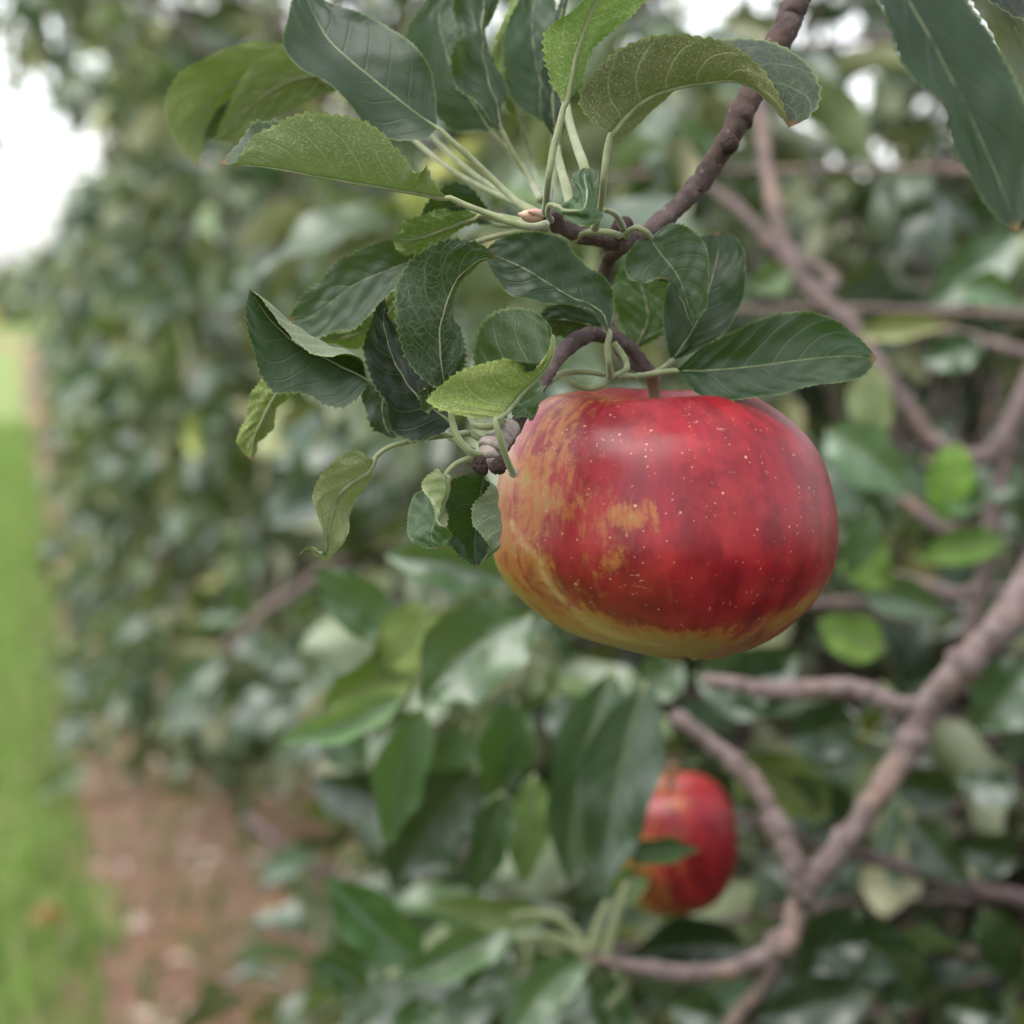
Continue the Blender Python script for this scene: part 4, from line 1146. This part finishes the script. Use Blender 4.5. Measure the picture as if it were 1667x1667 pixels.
MID = [
    (.90, (868, 1000), (684, 1150), 150, 'top', (1.25, 1.3, 1.2), 18, 'bright drooping leaf just under the left of the big apple'),
    (.98, (830, 945), (625, 905), 95, 'top', (1.6, 1.6, 1.7), 8, None),
    (1.0, (640, 1040), (510, 930), 90, 'top', (1.4, 1.5, 1.2), 5, None),
    (.98, (700, 985), (610, 1090), 110, 'under', (.62, .76, .36), -12, None),
    (1.0, (690, 1050), (520, 1150), 90, 'under', (.62, .76, .36), -12, None),
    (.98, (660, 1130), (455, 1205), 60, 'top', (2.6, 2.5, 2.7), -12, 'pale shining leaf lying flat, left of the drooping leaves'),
    (1.02, (690, 1150), (632, 1378), 88, 'top', (1.5, 1.6, 1.5), 10, None),
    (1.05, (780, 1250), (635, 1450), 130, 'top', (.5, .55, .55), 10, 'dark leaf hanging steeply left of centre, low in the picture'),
    (1.05, (840, 1140), (790, 1300), 96, 'top', (.9, 1.1, .9), -8, None),
    (1.05, (820, 1290), (770, 1460), 70, 'top', (.9, 1.0, .9), 0, None),
    (1.08, (870, 1260), (850, 1440), 70, 'under', (.4, .6, .25), 0, None),
    (1.0, (1052, 1110), (985, 1450), 128, 'top', (.66, .74, .74), 12, 'long grey-green leaf hanging in front of the small apple'),
    (1.03, (1000, 1090), (925, 1440), 120, 'top', (.75, .85, .75), 14, None),
    (1.0, (1020, 1395), (1138, 1383), 48, 'top', (.8, .95, .75), -4, 'small dark leaf crossing the small apple'),
    (1.1, (690, 1570), (530, 1425), 100, 'top', (1.2, 1.5, 1.1), -8, None),
    (1.1, (850, 1480), (640, 1590), 80, 'top', (1.8, 1.8, 1.8), -18, None),
    (1.08, (900, 1490), (700, 1465), 60, 'under', (.9, 1.0, .7), -10, None),
    (1.05, (955, 1560), (840, 1680), 80, 'top', (1.7, 1.7, 1.6), 14, None),
    (1.1, (1000, 1470), (1052, 1405), 60, 'top', (2.0, 1.8, 1.6), 0, None),
    (1.15, (1220, 1545), (1020, 1560), 100, 'top', (.45, .5, .5), 10, None),
    (1.1, (980, 1590), (1010, 1700), 70, 'top', (.9, 1.0, .9), 0, None),
    (1.15, (740, 1420), (650, 1330), 90, 'top', (.6, .7, .6), 0, None),
    (1.12, (760, 1180), (700, 1290), 80, 'top', (.7, .85, .7), 0, None),
    (1.18, (900, 1130), (985, 1250), 90, 'top', (.8, .8, .95), 0, None),
    (1.18, (1110, 1080), (1040, 1130), 80, 'top', (1.2, 1.2, 1.1), 0, None),
    (1.2, (1130, 1100), (1320, 1120), 110, 'top', (.8, .9, .9), 10, None),
    (1.2, (1300, 1070), (1170, 1130), 90, 'top', (.6, .7, .6), 0, None),
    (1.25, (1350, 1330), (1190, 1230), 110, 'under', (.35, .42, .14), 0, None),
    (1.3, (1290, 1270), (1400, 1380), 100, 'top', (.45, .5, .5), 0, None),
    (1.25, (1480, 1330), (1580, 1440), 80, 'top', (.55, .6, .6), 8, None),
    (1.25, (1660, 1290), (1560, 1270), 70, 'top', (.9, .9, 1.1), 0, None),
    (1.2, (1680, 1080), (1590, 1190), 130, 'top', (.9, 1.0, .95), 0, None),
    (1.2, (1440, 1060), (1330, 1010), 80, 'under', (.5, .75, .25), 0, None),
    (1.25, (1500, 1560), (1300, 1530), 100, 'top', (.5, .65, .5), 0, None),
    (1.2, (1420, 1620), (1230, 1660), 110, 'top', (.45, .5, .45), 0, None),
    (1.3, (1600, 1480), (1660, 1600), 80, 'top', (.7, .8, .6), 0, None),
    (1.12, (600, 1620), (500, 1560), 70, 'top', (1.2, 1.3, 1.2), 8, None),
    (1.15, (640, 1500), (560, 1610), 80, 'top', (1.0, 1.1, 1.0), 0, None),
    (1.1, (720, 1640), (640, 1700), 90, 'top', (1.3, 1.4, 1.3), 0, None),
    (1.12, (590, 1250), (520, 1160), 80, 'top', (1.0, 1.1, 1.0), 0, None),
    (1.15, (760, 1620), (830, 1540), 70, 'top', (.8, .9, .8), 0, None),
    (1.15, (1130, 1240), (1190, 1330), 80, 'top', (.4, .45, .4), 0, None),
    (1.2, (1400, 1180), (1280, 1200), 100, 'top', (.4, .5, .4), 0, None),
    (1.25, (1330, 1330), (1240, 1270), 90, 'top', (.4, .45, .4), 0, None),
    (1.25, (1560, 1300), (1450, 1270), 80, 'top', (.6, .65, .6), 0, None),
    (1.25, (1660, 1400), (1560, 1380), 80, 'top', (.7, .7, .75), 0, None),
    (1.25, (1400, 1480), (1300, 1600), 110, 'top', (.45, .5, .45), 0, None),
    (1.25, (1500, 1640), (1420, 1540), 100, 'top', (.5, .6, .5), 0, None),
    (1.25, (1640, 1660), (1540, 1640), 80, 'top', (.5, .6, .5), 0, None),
    (1.2, (1180, 1660), (1090, 1640), 80, 'top', (.6, .7, .6), 0, None),
    # right side, further back
    (1.3, (1395, 545), (1540, 530), 46, 'under', (1.3, 1.2, .95), -6, 'beige-backed leaf behind the tip of the long oval leaf'),
    (1.3, (1420, 590), (1430, 740), 80, 'under', (1.1, 1.15, .95), 8, 'pale leaf hanging down beside the big apple'),
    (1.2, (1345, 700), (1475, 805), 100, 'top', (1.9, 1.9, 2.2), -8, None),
    (1.3, (1560, 720), (1530, 850), 80, 'under', (.5, .85, .2), 0, None),
    (1.35, (1660, 380), (1510, 500), 90, 'top', (1.2, 1.3, 1.4), 0, None),
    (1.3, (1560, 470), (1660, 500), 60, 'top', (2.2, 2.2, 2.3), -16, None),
    (1.35, (1600, 560), (1500, 590), 70, 'top', (.8, 1.0, .8), 0, None),
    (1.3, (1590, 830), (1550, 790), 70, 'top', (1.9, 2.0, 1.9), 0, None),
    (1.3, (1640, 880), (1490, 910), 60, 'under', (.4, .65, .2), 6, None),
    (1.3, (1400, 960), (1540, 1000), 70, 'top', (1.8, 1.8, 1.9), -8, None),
    (1.3, (1380, 880), (1450, 960), 80, 'under', (.5, .75, .25), 0, None),
    (1.35, (1660, 800), (1600, 760), 70, 'top', (1.6, 1.6, 1.8), 0, None),
    (1.25, (1420, 830), (1380, 940), 60, 'top', (1.3, 1.4, 1.5), 0, None),
    (1.3, (1290, 440), (1220, 470), 60, 'top', (2.0, 1.8, 1.8), 0, None),
]
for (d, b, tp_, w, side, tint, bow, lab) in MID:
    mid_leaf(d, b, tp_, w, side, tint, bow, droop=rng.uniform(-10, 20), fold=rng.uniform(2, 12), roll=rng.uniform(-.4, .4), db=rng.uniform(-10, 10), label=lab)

# ---- blurred branches of the same tree
wood('branch', [(1760, 840, 60), (1690, 925, 30), (1640, 1008, 10), (1572, 1080, 0), (1512, 1150, 0), (1468, 1235, 0), (1418, 1312, 0), (1360, 1390, 0), (1308, 1455, 0), (1284, 1525, 0), (1230, 1566, 0), (1150, 1584, 0), (1060, 1578, 0), (985, 1562, 0), (950, 1550, 0)],
     1.06, [.0178, .0168, .0152, .0134, .0122, .0115, .011, .0105, .0095, .0082, .007, .0045], M_BARK, .09, 130, 16, 8, tail=[BASE_A + [0, 0, 1.05], BASE_A + [-.18, -.06, 1.12]],
     label='long grey branch bending through the lower right corner')
wood('branch', [(1505, 1152, 0), (1462, 1150, 0), (1420, 1130, 0), (1370, 1120, 0), (1320, 1122, 4), (1250, 1124, 8), (1190, 1112, 12), (1150, 1106, 14)], 1.06, [.0095, .0085, .0085, .009, .0075, .006, .0055], M_BARK, .1, 50, 12, 5)
wood('branch', [(1305, 1456, 0), (1290, 1400, 0), (1262, 1340, 6), (1238, 1290, 8), (1200, 1245, 10), (1150, 1205, 14), (1096, 1162, 18)], 1.06, [.010, .009, .0085, .0085, .0075, .0055], M_BARK, .1, 50, 12, 5)
wood('branch', [(1262, 1565, 0), (1245, 1600, 4), (1210, 1645, 8), (1150, 1720, 14)], 1.06, [.008, .0065, .006], M_BARK, .1, 30, 10, 2)
wood('branch', [(1790, 560, 60), (1690, 600, 20), (1660, 655, 0), (1638, 705, 0), (1605, 742, 0), (1550, 738, 0), (1505, 700, 0), (1470, 650, 0), (1435, 605, 0), (1400, 545, 6), (1330, 480, 14), (1275, 420, 20), (1215, 350, 30), (1150, 300, 40)],
     1.35, [.012, .011, .0105, .010, .0098, .0092, .0085, .0085, .007, .0055], M_BARK, .09, 90, 12, 9, tail=[BASE_A + [0, 0, 1.25], BASE_A + [-.12, .0, 1.36]], label='blurred branch curving into a hook right of the apple')
wood('branch', [(1640, 700, 0), (1630, 780, 4), (1612, 870, 8), (1600, 950, 10), (1585, 1000, 12), (1578, 1060, 14)], 1.35, [.0105, .010, .010, .009, .008], M_BARK, .09, 50, 12, 4)
wood('branch', [(1600, 955, 10), (1560, 968, 12), (1500, 950, 20), (1450, 935, 30)], 1.35, [.008, .0075, .006], M_BARK, .1, 30, 10, 2)
wood('branch', [(1604, 868, 8), (1560, 868, 12), (1510, 842, 20), (1450, 795, 30)], 1.35, [.008, .008, .006], M_BARK, .1, 30, 10, 2)
wood('branch', [(1300, 440, 20), (1270, 380, 40), (1255, 310, 60), (1240, 220, 90), (1230, 120, 120)], 1.35, [.0085, .008, .0075, .006], M_BARK, .1, 40, 10, 3)
wood('branch', [(1320, 475, 16), (1360, 460, 30), (1300, 415, 60)], 1.35, [.008, .006, .004], M_BARK, .1, 20, 10, 2)
wood('branch', [(1720, 590, 60), (1640, 565, 80), (1560, 545, 100), (1480, 520, 120)], 1.4, [.008, .007, .005], M_BARK, .1, 30, 10, 2)
wood('branch', [(1720, 1480, 60), (1600, 1450, 80), (1480, 1415, 100), (1330, 1370, 130), (1200, 1330, 160)], 1.25, [.010, .009, .007], M_BARK_DK, .1, 40, 10, 4)
wood('branch', [(1720, 1560, 60), (1600, 1555, 80), (1480, 1540, 100), (1380, 1500, 130), (1300, 1470, 160)], 1.25, [.010, .008, .006], M_BARK_DK, .1, 40, 10, 4)
for st in ([(955, 1552, 0), (900, 1525, 4), (840, 1530, 8)], [(960, 1550, 0), (915, 1500, 4), (880, 1488, 4), (830, 1492, 10)], [(965, 1548, 0), (975, 1500, 4), (990, 1470, 8)], [(985, 1560, 0), (1000, 1500, 4), (1020, 1440, 8)], [(970, 1568, 0), (940, 1580, 0), (915, 1620, 0)], [(1000, 1580, 0), (1020, 1600, 4), (990, 1640, 8)]):
    link('leaf_stalk', tube_mesh('leaf_stalk', spline(world_curve(st, 1.06), 14), np.linspace(.0024, .0016, 14), M_STALK, 8, .05, BASE_A), A)
# limbs of the second tree that show at the left
TREE_B = [o for o in bpy.data.objects if o.name.startswith('apple_tree') and abs(o.location.y - 4.1) < .01][0]
BASE_B = np.array(TREE_B.location)
for pts, d in (([(600, 905, 100), (535, 930, 0), (475, 965, 0), (412, 1012, 0), (370, 1050, 0)], 2.4), ([(640, 1500, 100), (570, 1450, 0), (520, 1420, 0), (460, 1380, 0), (400, 1330, 0)], 2.4)):
    P = spline(np.vstack([BASE_B + [0, 0, .9 if pts[0][1] < 1000 else .62], world_curve(pts, d)]), 40)
    link('limb', tube_mesh('limb', P, np.linspace(.016, .006, 40), M_BARK, 10, .1, BASE_B), TREE_B)

# ------------------------------------------------------------------ apples
# left and right edge of the fruit at each height, in pixels of the photograph: (y, left, right)
PROFILE = [(640, 925, 1196), (644, 898, 1222), (650, 886, 1237), (660, 872, 1256), (680, 853, 1283), (710, 836, 1313), (750, 819, 1338), (800, 808, 1354), (850, 804, 1362), (900, 803, 1361), (930, 812, 1354),
           (960, 833, 1338), (990, 864, 1316), (1015, 898, 1288), (1035, 938, 1262), (1050, 990, 1232), (1061, 1035, 1200), (1068, 1075, 1172), (1071, 1105, 1145)]
CX0, CY0 = 1083.0, 856.0


def big_apple(name, d):
    px = d * K
    cav = [(716, 1066, 4), (706, 1066, 14), (690, 1066, 34), (668, 1064, 70), (652, 1062, 105), (642, 1061, 126)]
    rows_ = [(y, x, r_) for y, x, r_ in cav] + [(y, (l + r_) / 2, (r_ - l) / 2) for y, l, r_ in PROFILE]
    C = np.array([(x, y, r_) for y, x, r_ in rows_], float)
    n, m = 190, 300
    D = spline(np.stack([C[:, 0] * 0 + C[:, 2], C[:, 1], C[:, 0]], 1), n)       # by arc length of the generator
    th = np.arange(m) / m * 2 * math.pi
    V = np.zeros((n, m, 3)); FR = np.zeros((n, m, 3))
    fi = np.linspace(0, 1, n)
    for i in range(n):
        r_, y, x = D[i]
        lob = 1 + .008 * np.sin(5 * th + .6) * fi[i] ** 2 + .006 * np.sin(3 * th + 1.2) + .004 * np.sin(2 * th - i * .02)
        # keep the outline at the sides, vary front and back
        k = np.abs(np.sin(th))
        rr = r_ * (1 + (lob - 1) * k)
        X = x + r_ * np.cos(th) * np.where(k < .2, 1, 1); Z = -rr * np.sin(th) * .98
        rim = np.exp(-((y - 640) / 60.0) ** 2)
        Y = y - Z * .10 * rim + 3.5 * np.sin(5 * th + 1) * fi[i] ** 8 + 2.2 * np.sin(4 * th + .5) * rim
        V[i, :, 0] = X; V[i, :, 1] = Y; V[i, :, 2] = Z
    c0 = at(CX0, CY0, d)
    P = (V[..., 0:1] - CX0) * px * RGT - (V[..., 1:2] - CY0) * px * UPV + V[..., 2:3] * px * FWD
    X, Y, Z = V[..., 0], V[..., 1], V[..., 2]
    # ground colour shows on the shaded flank; blush over the rest
    bl = np.full(X.shape, 1.0)
    Lb = np.interp(Y, [640, 680, 720, 760, 800, 840, 880, 920, 950, 985, 1010, 1030, 1045, 1075], [905, 890, 880, 886, 880, 872, 880, 893, 908, 940, 985, 1060, 1160, 1240])
    left = 1 / (1 + np.exp(-(X - Lb + 24) / 42.0))
    bl = .12 + .12 / (1 + np.exp((Y - 850) / 20.0)) * (X > 0) + .90 * left
    bl -= .30 * np.exp(-((X - Lb - 30) / 60) ** 2) / (1 + np.exp((Y - 830) / 18.0))
    low = np.interp(X, [900, 1000, 1060, 1130, 1220, 1300, 1360], [985, 1022, 1034, 1036, 1022, 985, 940])
    t_ = (Y - low)
    bl -= .55 * np.exp(-((t_ + 2) / 19) ** 2) / (1 + np.exp(-(X - 930) / 20))
    bl = bl + (np.minimum(bl, .5) - bl) / (1 + np.exp(-(t_ - 14) / 9.0))
    bl -= .66 * np.exp(-((X - 1008) / 44) ** 2 - ((Y - 838) / 24) ** 2)
    bl -= .20 * np.exp(-((X - 1010) / 60) ** 2 - ((Y - 905) / 55) ** 2)
    bl -= .16 * np.exp(-((X - 945) / 60) ** 2 - ((Y - 870) / 70) ** 2)
    bl -= .50 * np.exp(-((X - 1005) / 50) ** 2 - ((Y - 655) / 14) ** 2)
    bl += .25 * np.exp(-((X - 1200) / 120) ** 2 - ((Y - 800) / 120) ** 2)
    bl -= .3 * np.exp(-((X - 1340) / 16) ** 2 - ((Y - 800) / 120) ** 2)
    back = Z > 60
    bl = np.where(back, bl * .7 + .12, bl)
    bl = np.where((Y < 700) & (np.hypot(X - 1064, Z) < 80), .2, bl)
    ln = np.array([(832, 850), (850, 880), (873, 905), (888, 940), (905, 962), (929, 987), (950, 1005), (973, 1019), (1022, 1036), (1080, 1046)], float)
    lp = spline(np.hstack([ln, ln[:, :1] * 0]), 120)[:, :2]
    dist = np.sqrt(((X[..., None] - lp[:, 0]) ** 2 + (Y[..., None] - lp[:, 1]) ** 2).min(-1))
    russ = np.exp(-(dist / 5.0) ** 2) * (Z < 0) + .25 * np.exp(-(dist / 16.0) ** 2) * (Z < 0)
    a = (np.arange(n - 1)[:, None] * m + np.arange(m)[None, :]).ravel()
    b = (np.arange(n - 1)[:, None] * m + (np.arange(m)[None, :] + 1) % m).ravel()
    F = np.stack([a, a + m, b + m, b], 1)
    F2 = np.vstack([F, ])
    root = empty('apple', c0, 'big red apple with a yellow streaked flank hanging below the curled leaves', 'apple', 'apples hanging in the row')
    uvx = np.repeat((np.minimum(th, 2 * math.pi - th) / math.pi * .5)[None, :], n, 0)     # mirrored, so no seam
    UV = np.stack([uvx, np.repeat(fi[:, None], m, 1)], 2).reshape(-1, 2)
    me = mesh_np('skin', P.reshape(-1, 3), F2, M_APPLE, UV, {'blush': bl.ravel(), 'russet': russ.ravel()})
    link('skin', me, root)
    # eye at the bottom
    e = (np.array([1125 - CX0, 1066 - CY0]) * px)
    ce = e[0] * RGT - e[1] * UPV
    P_ = np.array([ce + UPV * .004, ce, ce - UPV * .0004])
    link('calyx', tube_mesh('calyx', P_, [.003, .0028, .001], M_BUD, 9, .25), root)
    Q = [(1066, 712, 0), (1066, 680, 0), (1066, 650, 0), (1063, 622, 0), (1061, 606, 0)]
    qs = spline(np.array([(x - CX0) * px * RGT - (y - CY0) * px * UPV for x, y, z in Q]), 20)
    link('stem', tube_mesh('stem', qs, np.interp(np.linspace(0, 1, 20), [0, .7, 1], [.0013, .0015, .0021]), M_STALK_BR, 10, .08), root)
    return root


big_apple('apple', .616)


def small_apple(loc, dia, label, group, red=.8, view=None, tilt=(0, 0), seed=1, squash=.88, stem=True):
    """a lathe apple with stalk cavity and eye basin; the blush faces `view`"""
    r = np.random.default_rng(seed)
    R0 = dia / 2
    g = np.array([(.02, .62), (.08, .68), (.22, .86), (.40, .98), (.62, .98), (.84, .78), (.97, .42), (1.0, .08), (.97, -.25), (.86, -.58), (.68, -.84), (.48, -.96), (.30, -.99), (.16, -.92), (.06, -.84), (.01, -.82)], float)
    g = np.hstack([g, g[:, :1] * 0])
    n, m = 46, 48
    D = spline(g, n)
    th = np.arange(m) / m * 2 * math.pi
    fi = np.linspace(0, 1, n)
    rr = D[:, 0:1] * R0 * (1 + .02 * np.sin(5 * th)[None, :] * fi[:, None] + .015 * np.sin(2 * th + seed)[None, :])
    V = np.stack([rr * np.cos(th), rr * np.sin(th), np.repeat(D[:, 1:2], m, 1) * R0 * squash], 2)
    rot = Matrix.Rotation(tilt[0], 3, 'X') @ Matrix.Rotation(tilt[1], 3, 'Y')
    V = V @ np.array(rot).T
    vd = np.array(view if view is not None else [0, 0, 1.0]); vd = vd / np.linalg.norm(vd)
    dirn = V / (np.linalg.norm(V, axis=2)[..., None] + 1e-9)
    bl = red + .55 * (dirn @ vd) + .0
    a = (np.arange(n - 1)[:, None] * m + np.arange(m)[None, :]).ravel()
    b = (np.arange(n - 1)[:, None] * m + (np.arange(m)[None, :] + 1) % m).ravel()
    root = empty('apple', loc, label, 'apple', group)
    uvx = np.repeat((np.minimum(th, 2 * math.pi - th) / math.pi * .5)[None, :], n, 0)
    UV = np.stack([uvx, np.repeat(fi[:, None], m, 1)], 2).reshape(-1, 2)
    link('skin', mesh_np('skin', V.reshape(-1, 3), np.stack([a, a + m, b + m, b], 1), M_APPLE, UV, {'blush': bl.ravel(), 'russet': bl.ravel() * 0}), root)
    if stem:
        q = spline(np.array([[0, 0, .6 * R0], [.03 * R0, 0, .9 * R0], [.12 * R0, .02 * R0, 1.25 * R0]]), 10) @ np.array(rot).T
        link('stem', tube_mesh('stem', q, np.linspace(.0013, .002, 10), M_STALK_BR, 7, .06), root)
    return root


HANG, FALL = 'apples hanging in the row', 'fallen apples lying on the soil'
small_apple(at(1093, 1376, 1.13), .0590, 'smaller red apple half hidden by a long leaf, low in the picture', HANG, .58, RGT * .8 - FWD * .3 + UPV * .1, (.1, -.1), 3, .98)
small_apple(at(325, 85, 4.6), .066, 'pinkish red apple far off above the soft green leaf', HANG, .8, -FWD, (.1, 0), 5)


def ground_apple(px, py, dia, label, red, seed):
    v = at(px, py, 1.0) - CAM_LOC
    p = CAM_LOC + v * (CAM_LOC[2] - dia * .46) / -v[2]
    small_apple([p[0], p[1], dia * .45], dia, label, FALL, red, [0, 0, 1], (1.2, .4), seed, .9)


ground_apple(76, 1500, .062, 'orange fallen apple lying where the grass meets the soil', .12, 11)
ground_apple(455, 1487, .06, 'yellow fallen apple on the soil under the second tree', -.25, 12)
ground_apple(378, 1058, .06, 'small orange fallen apple far down the soil strip', .0, 13)
